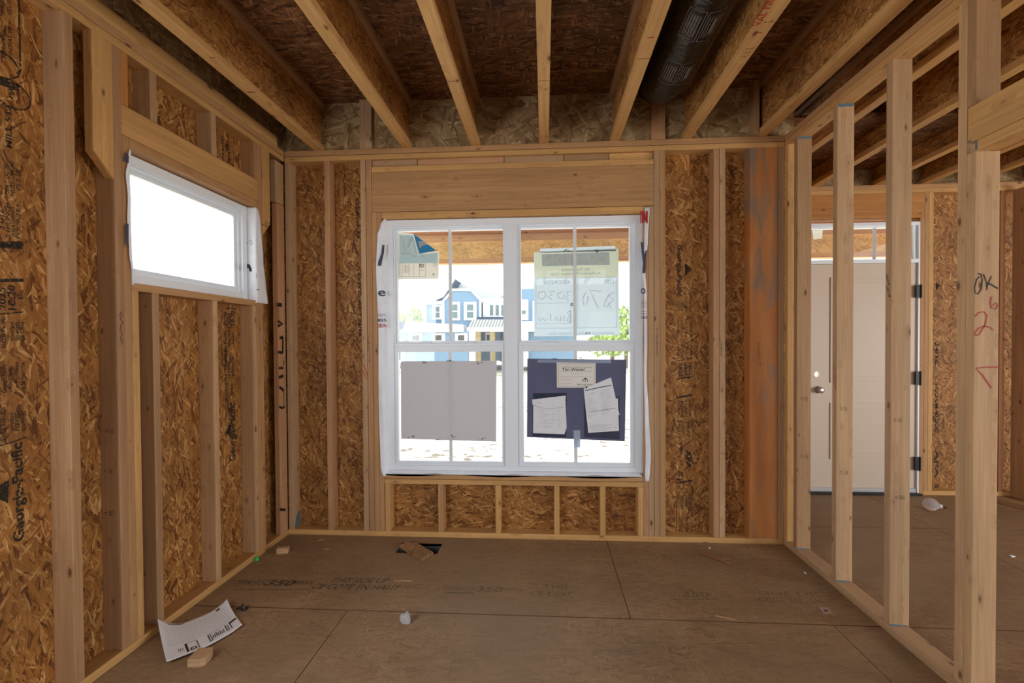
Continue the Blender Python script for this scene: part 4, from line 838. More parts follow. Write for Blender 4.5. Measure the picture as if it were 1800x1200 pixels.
bm = bmesh.new(); prism(bm, quad(((1029, 679), (1033, 679), (1031, 684)), YV-.0036), (0, -.0002, 0)); o = link('green_emblem', bm, plain('dark_green', (.02, .12, .05), .6)); o.parent = p2
bm = bmesh.new(); r = random.Random(6)
def ll(x, y, w): pen(bm, [(x, y), (x+w, y-w*.2)], 1, YV-.0036, .0014)
for k in range(15):
    f = k/15; x0 = 1031+f*3; y_ = 692+k*3.0; ll(x0, y_, r.uniform(5, 18)); ll(x0+24, y_-5, r.uniform(8, 20))
pen(bm, [(1036, 724), (1082, 717)], 1, YV-.0036, .004); o = link('printed_lines', bm, M['greyink']); o.parent = p2
bm = bmesh.new()
for k in range(5): pen(bm, [(1037, 747+k*2.6), (1060+r.uniform(0, 24), 746+k*2.4)], 1, YV-.0025, .0015)
o = link('printed_lines', bm, M['greyink']); o.parent = p3

# ================================================================= high window
w2 = empty('window_2', None, None, None, (XS, 2.41, 1.97)); w2['kind'] = 'structure'
bm = bmesh.new(); xo = XL-.052
ringx(bm, (1.975, 2.852), (1.674, 2.271), (2.018, 2.808), (1.717, 2.228), (XS-.02, xo))
ringx(bm, (2.018, 2.808), (1.717, 2.228), (2.034, 2.790), (1.733, 2.212), (XS-.02, xo-.018))
ringx(bm, (2.034, 2.790), (1.733, 2.212), (2.052, 2.772), (1.750, 2.194), (XS-.02, xo-.032))
bmesh.ops.bevel(bm, geom=list(bm.edges), offset=.0015, segments=1, affect='EDGES')
kid(link('window_frame', bm, M['vinyl']), w2)
bm = bmesh.new(); bx(bm, (XS-.006, XS-.002), (2.052, 2.772), (1.750, 2.194)); kid(link('glass_pane', bm, M['glass']), w2)
def wrapC(u, v):                   # far jamb flap: v up, u from frame to room edge
    z = 1.655+v*(2.268-1.655)
    yo = interp(z, ((1.6, 2.955), (1.66, 2.965), (1.80, 2.950), (1.95, 2.925), (2.1, 2.905), (2.2, 2.90), (2.28, 2.885)))
    y = 2.842+(yo-2.842)*u
    w_ = .003*math.sin(z*14+u*4)*u
    if u < .4: return Vector((xo+.001+(XL+.007-xo)*u/.4, 2.851, z))
    return Vector((XL+.008+w_, 2.851+(yo-2.851)*(u-.4)/.6, z-.02*(u-.4)*v**8))
fc = wrapflap('house_wrap_flap', wrapC, 'white house wrap flap hanging at the far side of the high window')
def wrapD(u, v):
    z = 1.66+v*(2.262-1.66)
    yo = interp(z, ((1.6, 1.962), (1.70, 1.954), (1.80, 1.940), (1.95, 1.934), (2.05, 1.938), (2.15, 1.930), (2.20, 1.940), (2.28, 1.950)))
    y = 1.9655+(yo-1.9655)*u
    return Vector((xo+.004+(XL+.008-xo)*min(1, u*2.2)**.8, y, z))
fd = wrapflap('house_wrap_flap', wrapD, 'narrow white house wrap edge with navy patches at the near side of the high window')
XW = XL+.0135
def wx(par, mat, fn, nm):
    bm = bmesh.new(); fn(bm); o = link(nm, bm, mat); o.parent = par
wx(fd, M['navyink'], lambda bm: [prism(bm, [at(a, b_, 0, XW) for a, b_ in q], (.0003, 0, 0)) for q in (((220.5, 267), (226.5, 274), (226, 287), (219.5, 283)), ((221, 393), (226, 393), (226, 425), (222, 436)))], 'navy_print')
def ring_mark(bm):
    c = at(440.5, 426, 0, XW); stroke(bm, [c+Vector((0, .016*math.cos(q), .014*math.sin(q))) for q in [k*math.pi/7 for k in range(14)]], .0025, (1, 0, 0), closed=True)
    pen(bm, [(438.5, 427), (440, 424), (442, 428)], 0, XW, .002); pen(bm, [(433.5, 428), (434.5, 426)], 0, XW, .004)
    pen(bm, [(450, 480), (452, 485), (450.5, 488)], 0, XW, .004); pen(bm, [(451, 509), (456, 509)], 0, XW, .005)
wx(fc, M['navyink'], lambda bm: (ring_mark(bm), pen(bm, [(434, 467), (438, 468), (440, 473), (440.5, 477)], 0, XW, .028)), 'navy_print')

# ================================================================= entry wall and front door
def pf(x, y): return at(x, y, 1, YF)
def entry(x0, x1, z0, z1, *a, **k): return board(*a, (x0, x1), (YF, YF+.087), (z0, z1), **k)
GE = 'framing of the entry wall'
entry(1.72, 6.0, Z1, Z1+.037, 'top_plate', 'lower top plate over the front door header', 'plate', None, tint='yellow')
entry(1.72, 6.0, Z1+.038, Z2, 'top_plate', 'upper top plate over the front door wall', 'plate', None, tint='warm')
xk = [pf(q, 500).x for q in (1617, 1625, 1632.5, 1640.5)]
zh = pf(1520, 384).z
entry(ex0-.04, xk[1], zh, Z1-.001, 'header_beam', 'orange header plank over the front door transom', 'header', None, tint='orange')
entry(xk[0]+.001, xk[1], .0, zh-.001, 'wall_stud', 'jack stud at the hinge side of the front door', 'stud', GE, tint='warm')
entry(xk[1]+.001, xk[2], .0385, Z1, 'wall_stud', 'inner king stud beside the front door hinges', 'stud', GE, tint='warm')
entry(xk[2]+.001, xk[3], .0385, Z1, 'wall_stud', 'outer king stud beside the front door, next to the stamped panel', 'stud', GE, tint='yellow')
entry(ex0-.04, ex0-.002, .0, zh-.001, 'wall_stud', 'jack stud at the lock side of the front door', 'stud', GE, tint='warm')
entry(xk[1]+.001, 4.4, 0, .038, 'bottom_plate', 'bottom plate on the floor beyond the front door', 'plate', None, tint='yellow')
xs0 = pf(1757, 600).x; xs1 = pf(1777, 600).x
entry(xs0, xs0+.04, .0385, Z1, 'wall_stud', 'dark reddish stud in the entry corner', 'stud', GE, tint='red')
xb = at(1781, 866, 2, .04).x
board('wall_stud', 'bright flat stud of the entry side wall, at the photo edge', 'stud', GE, (xb, xb+.038), (4.14, YF-.003), (.0, Z1), 'pale')
A = at(1758, 879, 2, .03); B_ = at(1800, 889, 2, .03); u = (B_-A).normalized(); v = Vector((-u.y, u.x, 0))
A = A-u*.01
pl = board('loose_plank', 'loose lumber plank on the entry floor by the corner', 'plank', None, (-.35, .35), (-.045, .045), (0, .038), 'brown'); pl.location = A+u*.35+v*.045+Vector((0, 0, .019-A.z)); pl.rotation_euler = (0, 0, math.atan2(u.y, u.x))
# door set
d1 = empty('door_1', None, None, None, ((ex0+ex1)/2, YF, 1.1)); d1['kind'] = 'structure'
fxl, fxr = pf(1424, 600).x-.06, pf(1616.5, 600).x
ztop = pf(1520, 391).z; zg0, zg1 = pf(1520, 454.5).z, pf(1520, 399).z; zs = pf(1520, 463).z
Yd = YF+.02
bm = bmesh.new()
bx(bm, (fxl, fxl+.03), (YF, YF+.115), (0, ztop)); bx(bm, (fxr-.012, fxr), (YF, YF+.115), (0, ztop)); bx(bm, (fxl+.03, fxr-.012), (YF, YF+.115), (zg1+.01, ztop)); bx(bm, (fxl+.03, fxr-.012), (YF, YF+.115), (zs+.002, zg0-.008))
bx(bm, (fxl+.03, fxl+.05), (YF+.05, YF+.1), (0, ztop)); bx(bm, (fxr-.04, fxr-.012), (YF+.02, YF+.1), (zg0-.01, zg1+.01))
kid(link('door_frame', bm, M['vinyl']), d1)
bm = bmesh.new(); ring(bm, (fxl+.03, fxr-.012), (zg0-.01, zg1+.012), (fxl+.045, fxr-.045), (zg0, zg1), (YF+.04, YF+.07)); tr = kid(link('transom_sash', bm, M['vinyl']), d1)
bm = bmesh.new(); bx(bm, (fxl+.045, fxr-.045), (YF+.055, YF+.059), (zg0, zg1)); o = link('glass_pane', bm, M['glass']); o.parent = tr
xm = pf(1545, 430).x; bm = bmesh.new(); bx(bm, (xm-.010, xm+.010), (YF+.05, YF+.066), (zg0, zg1)); o = link('muntin', bm, plain('muntin_grey2', (.5, .52, .54), .4)); o.parent = tr
# slab with a bored lock hole
sx0, sx1, sz0, sz1 = fxl+.034, fxr-.016, pf(1520, 858).z, zs
hc = pf(1439.5, 658); hr = .027; hs = .06
bm = bmesh.new(); y0, y1 = Yd, Yd+.044
bx(bm, (sx0, sx1), (y0, y1), (sz0, hc.z-hs)); bx(bm, (sx0, sx1), (y0, y1), (hc.z+hs, sz1)); bx(bm, (sx0, hc.x-hs), (y0, y1), (hc.z-hs, hc.z+hs)); bx(bm, (hc.x+hs, sx1), (y0, y1), (hc.z-hs, hc.z+hs))
nh = 32
def sqp(q): c, s = math.cos(q), math.sin(q); k = hs/max(abs(c), abs(s)); return c*k, s*k
fr = [[bm.verts.new((hc.x+a, yy, hc.z+b_)) for a, b_ in [(hr*math.cos(2*math.pi*k/nh), hr*math.sin(2*math.pi*k/nh)) for k in range(nh)]] for yy in (y0, y1)]
ou = [[bm.verts.new((hc.x+a, yy, hc.z+b_)) for a, b_ in [sqp(2*math.pi*k/nh) for k in range(nh)]] for yy in (y0, y1)]
for k in range(nh):
    l = (k+1) % nh
    bm.faces.new((fr[0][k], fr[0][l], ou[0][l], ou[0][k])); bm.faces.new((fr[1][l], fr[1][k], ou[1][k], ou[1][l])); bm.faces.new((fr[0][l], fr[0][k], fr[1][k], fr[1][l]))
slab = kid(link('door_slab', bm, M['doorpaint']), d1)
def pv(o): o.parent = slab; return o
px0, px1 = pf(1461, 600).x, pf(1594, 600).x
for za, zb in ((pf(1520, 673).z, pf(1520, 486).z), (pf(1520, 808).z, pf(1520, 708).z)):
    bm = bmesh.new(); ring(bm, (px0, px1), (za, zb), (px0+.022, px1-.022), (za+.022, zb-.022), (Yd-.010, Yd+.002)); bmesh.ops.bevel(bm, geom=list(bm.edges), offset=.003, segments=2, affect='EDGES')
    ring(bm, (px0+.05, px1-.05), (za+.05, zb-.05), (px0+.058, px1-.058), (za+.058, zb-.058), (Yd-.008, Yd+.002)); pv(link('panel_moulding', bm, M['doorpaint']))
kc = pf(1440, 685)
bm = bmesh.new(); tube(bm, [(kc.x, Yd+.001, kc.z), (kc.x, Yd-.008, kc.z)], .032, 24); tube(bm, [(kc.x, Yd-.008, kc.z), (kc.x, Yd-.03, kc.z), (kc.x, Yd-.035, kc.z), (kc.x, Yd-.055, kc.z), (kc.x, Yd-.062, kc.z)], [.012, .012, .024, .027, .016], 24); pv(link('door_knob', bm, M['nickel'], smooth=True))
for ya, yb in ((501, 523), (653, 676), (803, 826)):
    bm = bmesh.new(); xh = fxr-.004; bx(bm, (xh-.034, xh+.004), (YF-.012, YF+.004), (pf(1616, yb).z, pf(1616, ya).z)); tube(bm, [(xh+.004, YF-.012, pf(1616, yb).z-.004), (xh+.004, YF-.012, pf(1616, ya).z+.004)], .008, 10); kid(link('hinge', bm, M['dark']), d1)
bm = bmesh.new(); bx(bm, (fxl, fxr+.01), (YF-.03, YF+.1), (0.0005, .018)); kid(link('door_sill', bm, M['dark']), d1)
bm = bmesh.new(); bx(bm, (sx0, sx1), (Yd-.012, Yd+.03), (.0185, sz0)); bx(bm, (sx0, sx1), (Yd-.014, Yd-.012), (.026, .034)); kid(link('door_sweep', bm, plain('sweep_grey', (.5, .5, .5), .5)), d1)
# product sticker on the transom
bm = bmesh.new(); prism(bm, [at(a, b_, 1, YF+.0605) for a, b_ in ((1428, 405), (1446, 404), (1445, 419), (1430, 421))], (0, .0006, 0)); ts = tag(link('window_sticker', bm, M['stickcream']), 'small pale sticker on the glass over the front door', 'sticker')

# ================================================================= things lying on the floor
# board offcut across the duct hole
P = [at(a, b_, 2, .022) for a, b_ in ((702.5, 958), (724, 949.5), (761.5, 969.5), (739, 980))]
c = sum(P, Vector())/4; bm = bmesh.new(); prism(bm, [q-c for q in P], (0, 0, -.019)); o = link('board_offcut', bm, osb_mat('offcut_board', 'XY', ((.20, .10, .04), (.30, .16, .07), (.36, .20, .09), (.44, .27, .14)), angles=(40, 120, 80, 10, 150))); o.location = c; o.rotation_euler = (0.03, .0, 0); tag(o, 'rectangular subfloor offcut lying askew over the duct hole', 'offcut')
def lump(name, label, cat, px, size, mat, rot, bev=.003, tint=None, verts=None):
    p = at(*px, 2, 0); bm = bmesh.new(); bx(bm, *[(-s/2, s/2) for s in size], bev=bev)
    o = link(name, bm, mat); o.location = (p.x, p.y, size[2]/2+.0015); o.rotation_euler = rot
    if tint: o.color = (*T[tint], 1)
    return tag(o, label, cat)
lump('wood_offcut', 'small pale wood offcut near the corner under the high window', 'offcut', (497.5, 972), (.072, .038, .038), LUM, (0, 0, .25), tint='pale')
# rounded offcut by the paper
p = at(353, 1163, 2, 0); bm = bmesh.new(); pr = [(-.034, -.035), (.02, -.035), (.034, -.02), (.036, .01), (.028, .04), (-.034, .04)]
prism(bm, [(a, b_, 0) for a, b_ in pr], (0, 0, .036)); o = link('wood_offcut', bm, LUM); o.location = (p.x, p.y, .001); o.rotation_euler = (0, 0, .1); o.color = (*T['plain'], 1); tag(o, 'rounded tan wood offcut in front of the instruction sheet', 'offcut')
A, B_ = at(1233, 972, 2, .006), at(1281, 989, 2, .006); bm = bmesh.new(); L_ = (B_-A).length; bx(bm, (0, L_), (-.0, .022), (0, .011), bev=.002); o = link('wood_strip', bm, LUM); o.location = (A.x, A.y, .0005); o.rotation_euler = (0, 0, math.atan2((B_-A).y, (B_-A).x)); o.color = (.62, .44, .42, 1); tag(o, 'thin dark wood strip on the floor before the orange post', 'strip')
p = at(714, 1095, 2, 0); bm = bmesh.new(); bmesh.ops.create_icosphere(bm, subdivisions=2, radius=.03)
for v in bm.verts:
    q = v.co.copy(); f = 1+.35*noise.noise(q*30+Vector((3, 1, 2))); v.co = Vector((q.x*.95*f, q.y*.9*f, max(-.02, q.z*1.25*f)))
    if v.co.x > .018: v.co.x = .018+.2*(v.co.x-.018)
    if v.co.y < -.010: v.co.y = -.010+.1*(v.co.y+.010)
    k_ = v.co.z-.006+.9*(v.co.x+.012)
    if v.co.x < -.008 and k_ > 0: v.co.x += k_*.35; v.co.z -= k_*.35
o = link('concrete_chunk', bm, M['stone']); o.location = (p.x, p.y, .021); tag(o, 'grey concrete chunk on the subfloor near the seam', 'stone')
p = at(450, 984, 2, 0); bm = bmesh.new(); tube(bm, [(0, 0, 0), (0, 0, .012), (0, 0, .02)], [.014, .014, .009], 20); o = link('bottle_cap', bm, M['green'], smooth=False); o.location = (p.x+.004, p.y, .0008); tag(o, 'bright green plastic cap against the floor plate', 'cap')
p = at(425, 1072, 2, 0); bm = bmesh.new(); r = random.Random(2)
for k in range(7):
    a = r.uniform(0, 3.1); q = Vector((r.uniform(-.03, .03), r.uniform(-.012, .012), .003)); d = Vector((math.cos(a)*.03, math.sin(a)*.012, r.uniform(0, .02)))
    tube(bm, [q, q+d*.5+Vector((0, 0, .004)), q+d], [.004, .006, .002], 6)
o = link('plastic_scrap', bm, M['black']); o.location = (p.x, p.y, .002); tag(o, 'crumpled black plastic scrap beside the instruction sheet', 'scrap')
# instruction sheet: curled paper with printing
m, nt, ns, lk, b = newmat('instruction_paper')
uv = N(nt, 'ShaderNodeUVMap'); br = N(nt, 'ShaderNodeTexBrick'); br.inputs['Scale'].default_value = 1; br.offset = .37; br.inputs['Mortar Size'].default_value = .35; br.inputs['Mortar Smooth'].default_value = .2; br.inputs['Brick Width'].default_value = 2.5; br.inputs['Row Height'].default_value = 1; br.inputs['Bias'].default_value = 0
mp = N(nt, 'ShaderNodeMapping'); mp.inputs['Scale'].default_value = (34, 46, 1); lk.new(uv.outputs[0], mp.inputs['Vector']); lk.new(mp.outputs[0], br.inputs['Vector'])
br.inputs['Color1'].default_value = (.42, .42, .44, 1); br.inputs['Color2'].default_value = (.55, .55, .56, 1); br.inputs['Mortar'].default_value = (.80, .79, .80, 1)
sx = N(nt, 'ShaderNodeSeparateXYZ'); lk.new(uv.outputs[0], sx.inputs[0])
inr = math_(nt, 'MULTIPLY', math_(nt, 'MULTIPLY', math_(nt, 'GREATER_THAN', sx.outputs[0], .05), math_(nt, 'LESS_THAN', sx.outputs[0], .95)), math_(nt, 'MULTIPLY', math_(nt, 'GREATER_THAN', sx.outputs[1], .34), math_(nt, 'LESS_THAN', sx.outputs[1], .88)))
lk.new(mixc(nt, math_(nt, 'MULTIPLY', inr, .7), (.80, .79, .80), br.outputs['Color']), b.inputs['Base Color']); b.inputs['Roughness'].default_value = .75
c00, c10, c11, c01 = at(293, 1170, 2, 0), at(426, 1102, 2, 0), at(399, 1064, 2, 0), at(277, 1108, 2, .01)
def pp(u_, v_):
    p = (c00*(1-u_)+c10*u_)*(1-v_)+(c01*(1-u_)+c11*u_)*v_
    h = .004+.028*math.sin(math.pi*u_)*(.25)+.055*max(0, 1-u_*2.6)**2*(v_*1.1)**2+.05*max(0, u_-.72)**1.5*4*v_**3+.012*max(0, u_-.85)*4*(1-v_)+.012*(1-v_)*max(0, 1-2*u_)
    s = .035*math.sin(math.pi*u_)
    d = (c01-c00).normalized()
    return Vector((p.x, p.y, h+.002))-d*s*.8
bm = bmesh.new(); nu, nv = 40, 24; uvl = bm.loops.layers.uv.new('UVMap'); vs = [[bm.verts.new(pp(i/nu, j/nv)) for j in range(nv+1)] for i in range(nu+1)]
for i in range(nu):
    for j in range(nv):
        f = bm.faces.new((vs[i][j], vs[i+1][j], vs[i+1][j+1], vs[i][j+1]))
        for lp_, (a, b2) in zip(f.loops, ((i, j), (i+1, j), (i+1, j+1), (i, j+1))): lp_[uvl].uv = (a/nu, b2/nv)
sh = link('instruction_sheet', bm, m, smooth=True); sm = sh.modifiers.new('thick', 'SOLIDIFY'); sm.thickness = .0006; sm.offset = 1
tag(sh, 'curled printed instruction sheet on the floor by the studs', 'paper')
bm = bmesh.new()
def pq(u_, v_): return pp(u_, v_)+Vector((0, 0, .0016))
def pline(pts, w):
    fine = []
    for (a, b2), (c_, d_) in zip(pts, pts[1:]): fine += [pq(a+(c_-a)*k/6, b2+(d_-b2)*k/6) for k in range(7)]
    stroke(bm, fine, w, (0, 0, 1))
for px, w in (([(.26, .05), (.26, .30)], .008), ([(.40, .05), (.40, .30)], .003), ([(.55, .06), (.55, .30)], .004), ([(.58, .06), (.58, .30)], .003), ([(.80, .1), (.80, .32)], .004), ([(.83, .1), (.83, .3)], .003), ([(.87, .1), (.87, .32)], .004), ([(.87, .3), (.98, .32)], .012), ([(.28, .30), (.40, .30)], .002), ([(.55, .30), (.72, .30)], .002)): pline(px, w)
for k in range(7): pline([(.605+k*.025, .12), (.605+k*.025, .12+.16*(.5+.5*((k*37) % 5)/5))], .0035)
for k in range(3): pline([(.16+k*.025, .13), (.16+k*.025, .22)], .002)
pline([(.30, .07), (.36, .07), (.37, .12), (.31, .13), (.295, .07)], .005)
pline([(.80, .91), (.86, .91)], .014); pline([(.12, .94), (.34, .95)], .005)
o = link('printed_lettering', bm, M['ink']); o.parent = sh
# small litter
for i, (px, l, w, a, lb) in enumerate((((708, 1021), .11, .004, .06, 'long pale splinter on the floor lettering'), ((564, 949), .05, .005, .5, 'pale wood sliver near the floor plate under the twin window'), ((574, 965), .035, .005, 0, 'short pale wood sliver on the floor beyond the small offcut'), ((1273, 982), .06, .004, -.3, 'curled pale shaving beside the dark wood strip'), ((1275, 1086), .09, .004, -.35, 'pale splinter along the floor seam'))):
    p = at(*px, 2, 0); bm = bmesh.new(); bx(bm, (-l/2, l/2), (-w/2, w/2), (0, .003)); o = link('wood_splinter', bm, LUM); o.location = (p.x, p.y, .0006); o.rotation_euler = (0, 0, a); o.color = (1.25, 1.2, 1.1, 1); tag(o, lb, 'splinter', 'splinters on the floor')
for px, lb in (((1247, 963), 'white paper fleck above the dark wood strip'), ((1415, 1007), 'white fleck on the floor beside the partition plate')):
    p = at(*px, 2, 0); bm = bmesh.new(); prism(bm, [(-.006, -.008, 0), (.005, -.01, 0), (.007, .008, 0), (-.003, .012, 0)], (0, 0, .003)); o = link('paper_fleck', bm, M['paper']); o.location = (p.x, p.y, .0006); tag(o, lb, 'fleck')
P = [at(a, b_, 2, .0012) for a, b_ in ((1440, 1067), (1455, 1068), (1463, 1077), (1448, 1078))]
bm = bmesh.new(); prism(bm, P, (0, 0, -.0006)); st = link('floor_sticker', bm, plain('dusty_sticker', (.42, .35, .31), .7)); tag(st, 'small dusty sticker on the floor beside the partition plate', 'sticker')
P2 = [at(a, b_, 2, .0016) for a, b_ in ((1446, 1070), (1454, 1070), (1457, 1075), (1449, 1075))]; bm = bmesh.new(); prism(bm, P2, (0, 0, -.0003)); o = link('printed_square', bm, plain('sticker_red', (.22, .11, .09), .7)); o.parent = st
# clear bulb in the entry
p = at(1636, 897, 2, 0); bu = empty('light_bulb', 'clear glass bulb lying on the entry floor', 'bulb', None, (p.x, p.y, .05)); ax = Vector((.9, -.35, -.1)).normalized()
bm = bmesh.new(); prof = ((-.052, .004), (-.049, .018), (-.038, .036), (-.02, .048), (0, .052), (.02, .048), (.036, .034), (.048, .024), (.054, .0195)); tube(bm, [Vector(bu.location)+ax*a for a, _ in prof], [q for _, q in prof], 28, cap=False)
bmat, nt, ns, lk, b = newmat('frosted_clear'); b.inputs['Base Color'].default_value = (.9, .9, .92, 1); b.inputs['Roughness'].default_value = .18; b.inputs['Transmission Weight'].default_value = .75; b.inputs['IOR'].default_value = 1.2
kid(link('globe', bm, bmat, smooth=True), bu)
bm = bmesh.new(); tube(bm, [Vector(bu.location)+ax*a for a in (.054, .07, .074)], [.0155, .0155, .008], 18); kid(link('screw_base', bm, plain('white_cap', (.75, .75, .78), .3)), bu)
A = at(1650, 890, 2, .004); B_ = at(1664, 892.5, 2, .004); bm = bmesh.new(); tube(bm, [A, (A+B_)/2+Vector((0, 0, .006)), B_], .005, 8); tag(link('dark_twig', bm, plain('dark_twig', (.06, .025, .012), .7)), 'dark thin stick beside the clear bulb', 'stick')
p = at(1779, 978, 2, 0); bm = bmesh.new(); prism(bm, [(-.012, -.008, 0), (.014, -.006, 0), (.01, .01, 0), (-.01, .01, 0)], (0, 0, .006)); o = link('paper_scrap', bm, M['paper']); o.location = (p.x, p.y, .0006); tag(o, 'tiny pale scrap on the entry floor beyond the doorway', 'scrap')
# blue marking paint where the framing was laid out
def dab(lb, pts, par=None):
    bm = bmesh.new(); bm.faces.new([bm.verts.new(q) for q in pts]); return bm
def paintmark(par_label, pts, nm='blue_paint'):
    par = [o for o in bpy.data.objects if o.get('label') == par_label][0]
    bm = bmesh.new(); bm.faces.new([bm.verts.new(q) for q in pts]); o = link(nm, bm, M['blue']); o.parent = par; o.matrix_parent_inverse = par.matrix_world.inverted()
bpy.context.view_layer.update()
for lb, yy in (('open partition stud closest to the twin window wall corner', YA), ('open partition stud with red slashes in front of the door panel', YB)):
    paintmark(lb, [(XR+.004, yy, Z1-.001), (XR+.085, yy, Z1-.001), (XR+.085, yy, Z1-.016), (XR+.004, yy, Z1-.018)])
for lb, yy in (('open partition stud closest to the twin window wall corner', YA), ('open partition stud with red slashes in front of the door panel', YB), ('open partition stud with black scribbles covering the door hinge side', YC)):
    paintmark(lb, [(XR+.002, yy, .039), (XR+.08, yy, .039), (XR+.08, yy, .044), (XR+.002, yy, .049)])
paintmark('corner stud of the twin window wall with blue paint at its foot', [(-1.8243, D+.01, .04), (-1.8243, D+.08, .04), (-1.8243, D+.08, .16), (-1.8243, D+.03, .12)])
paintmark('pale yellow header board over the open doorway', [(XR-.0008, 1.8615, 2.141), (XR-.0008, 1.8615, 2.148), (XR-.0008, 1.846, 2.148), (XR-.0008, 1.846, 2.141)])
paintmark('flat plate under the pale doorway header', [(XR-.0008, 1.8305, 2.101), (XR-.0008, 1.8305, 2.137), (XR-.0008, 1.822, 2.137), (XR-.0008, 1.822, 2.101)])

# ================================================================= outside
mg, nt, ns, lk, b = newmat('bare_dirt')
tc = N(nt, 'ShaderNodeTexCoord'); z = N(nt, 'ShaderNodeTexNoise'); z.inputs['Scale'].default_value = 5; z.inputs['Detail'].default_value = 10; lk.new(tc.outputs['Object'], z.inputs['Vector'])
z2 = N(nt, 'ShaderNodeTexNoise'); z2.inputs['Scale'].default_value = .5; z2.inputs['Detail'].default_value = 3; lk.new(tc.outputs['Object'], z2.inputs['Vector'])
s = math_(nt, 'ADD', z.outputs['Fac'], math_(nt, 'MULTIPLY', math_(nt, 'SUBTRACT', z2.outputs['Fac'], .5), .5))
r = N(nt, 'ShaderNodeMapRange'); lk.new(s, r.inputs[0]); r.inputs[1].default_value = .58; r.inputs[2].default_value = .64; r.inputs[3].default_value = 0; r.inputs[4].default_value = .9
lk.new(mixc(nt, r.outputs[0], (.60, .54, .45), (.06, .04, .025)), b.inputs['Base Color']); b.inputs['Roughness'].default_value = .95
bm = bmesh.new(); bx(bm, (-90, 90), (-40, 120), (-.75, -.55)); tag(link('ground', bm, mg), kind='structure')
bm = bmesh.new(); bx(bm, (-3.2, 5.6), (YS+.06, 5.75), (-.55, -.14)); tag(link('porch_slab', bm, plain('porch_concrete', (.50, .49, .47), .9, var=.08, scale=8)), 'concrete porch slab outside the twin window', 'porch')
pb = empty('porch_beam', 'strand-board faced porch beam seen through the upper window panes', 'beam', None, (1, 5.65, 2.6))
zo0 = at(900, 453, 1, 5.6).z; zo1 = at(900, 424, 1, 5.6).z
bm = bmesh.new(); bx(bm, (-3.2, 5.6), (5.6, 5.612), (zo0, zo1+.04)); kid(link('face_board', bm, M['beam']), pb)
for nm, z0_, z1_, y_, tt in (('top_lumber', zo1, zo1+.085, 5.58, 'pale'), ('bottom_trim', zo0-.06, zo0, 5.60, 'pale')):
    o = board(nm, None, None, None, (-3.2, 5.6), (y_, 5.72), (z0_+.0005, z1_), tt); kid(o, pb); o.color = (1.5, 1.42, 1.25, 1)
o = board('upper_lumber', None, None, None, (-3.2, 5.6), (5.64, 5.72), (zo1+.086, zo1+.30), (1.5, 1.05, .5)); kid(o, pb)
bm = bmesh.new(); bx(bm, (-3.2, 5.6), (YS+.02, 6.1), (zo1+.31, zo1+.33)); tag(link('porch_roof', bm, M['deck']), 'strand-board porch roof deck above the porch beam', 'roof')
for i, x in enumerate((-2.6, -1.9, -1.2, -.5, .2, .9, 1.6, 2.3, 3.0, 3.7, 4.4)):
    board('porch_rafter', 'porch rafter under the porch roof deck outside the windows', 'rafter', 'porch rafters', (x, x+.038), (YS+.03 if x < 1.6 else YF+.11, 5.638), (max(zo1+.17, 0), zo1+.309), 'orange')
for x in (-3.1, 5.45): board('porch_post', 'porch post at the end of the porch beam, outside the walls', 'post', 'porch posts', (x, x+.09), (5.6, 5.69), (-.139, zo0-.061), 'pale')
# house across the street
YH = 30.0
def H_(x, y, yy=YH): return at(x, y, 1, yy)
def hz(x, y): q = at(695+x/9, 480+y/9, 1, YH); return q.x, q.z
hb = plain('blue_siding', (.17, .29, .425), .7); hw = plain('white_trim', (.85, .86, .87), .6); hr_ = plain('grey_shingles', (.62, .61, .60), .9); hd = plain('dark_shingles', (.06, .09, .15), .9); hm = plain('metal_roof_panel', (.27, .32, .315), .5); hg = plain('house_glass', (.13, .205, .225), .3); hs_ = plain('tan_stone', (.30, .235, .12), .9, var=.3, scale=3); hgd = plain('dark_house_glass', (.05, .06, .055), .3)
ho = empty('house', 'blue two-storey house with white trim across the street', 'house', None, (-6, YH, 0))
def hbox(nm, a, c, y0, y1, mat, par=None):
    x0, z1_ = hz(*a); x1, z0_ = hz(*c); bm = bmesh.new(); bx(bm, (x0, x1), (YH+y0, YH+y1), (z0_, z1_)); o = link(nm, bm, mat)
    if par: o.parent = par
    else: kid(o, ho)
    return o
def hpoly(nm, pts, y0, y1, mat):
    P = [Vector((hz(*q)[0], YH+y0, hz(*q)[1])) for q in pts]; bm = bmesh.new(); prism(bm, P, (0, y1-y0, 0)); return kid(link(nm, bm, mat), ho)
def hwin(a, c, y, glass=None, dark=False):
    f = hbox('window_surround', a, c, y-.12, y, hw); x0, z1_ = hz(*a); x1, z0_ = hz(*c); w = (x1-x0); h = z1_-z0_
    for k in (0, 1):
        bm = bmesh.new(); zz = z0_+h*(.13+.40*k); bx(bm, (x0+w*.24, x1-w*.24), (YH+y-.14, YH+y-.11), (zz, zz+h*.34)); o = link('pane', bm, hgd if dark else hg); o.parent = f
hbox('wall', (400, 430), (1760, 1400), 1.5, 9, hb)
hpoly('wall', ((770, 1400), (770, 430), (905, 275), (1180, 275), (1325, 415), (1325, 1400)), .2, 1.6, hb)
hpoly('gable_trim', ((735, 430), (900, 240), (1190, 240), (1345, 400), (1325, 425), (1180, 275), (905, 275), (770, 440)), .1, .3, hw)
hbox('corner_board', (1322, 415), (1352, 720), .1, .35, hw); hbox('corner_board', (725, 430), (770, 800), .1, .4, hw); hbox('corner_board', (383, 450), (405, 800), 1.4, 1.6, hw)
hbox('fascia', (375, 405), (735, 465), 1.2, 1.6, hw); hbox('fascia', (1345, 385), (1760, 440), .6, 1.6, hw)
hwin((510, 475), (657, 715), 1.5); hwin((860, 455), (1018, 745), .2); hwin((1080, 455), (1278, 742), .2)
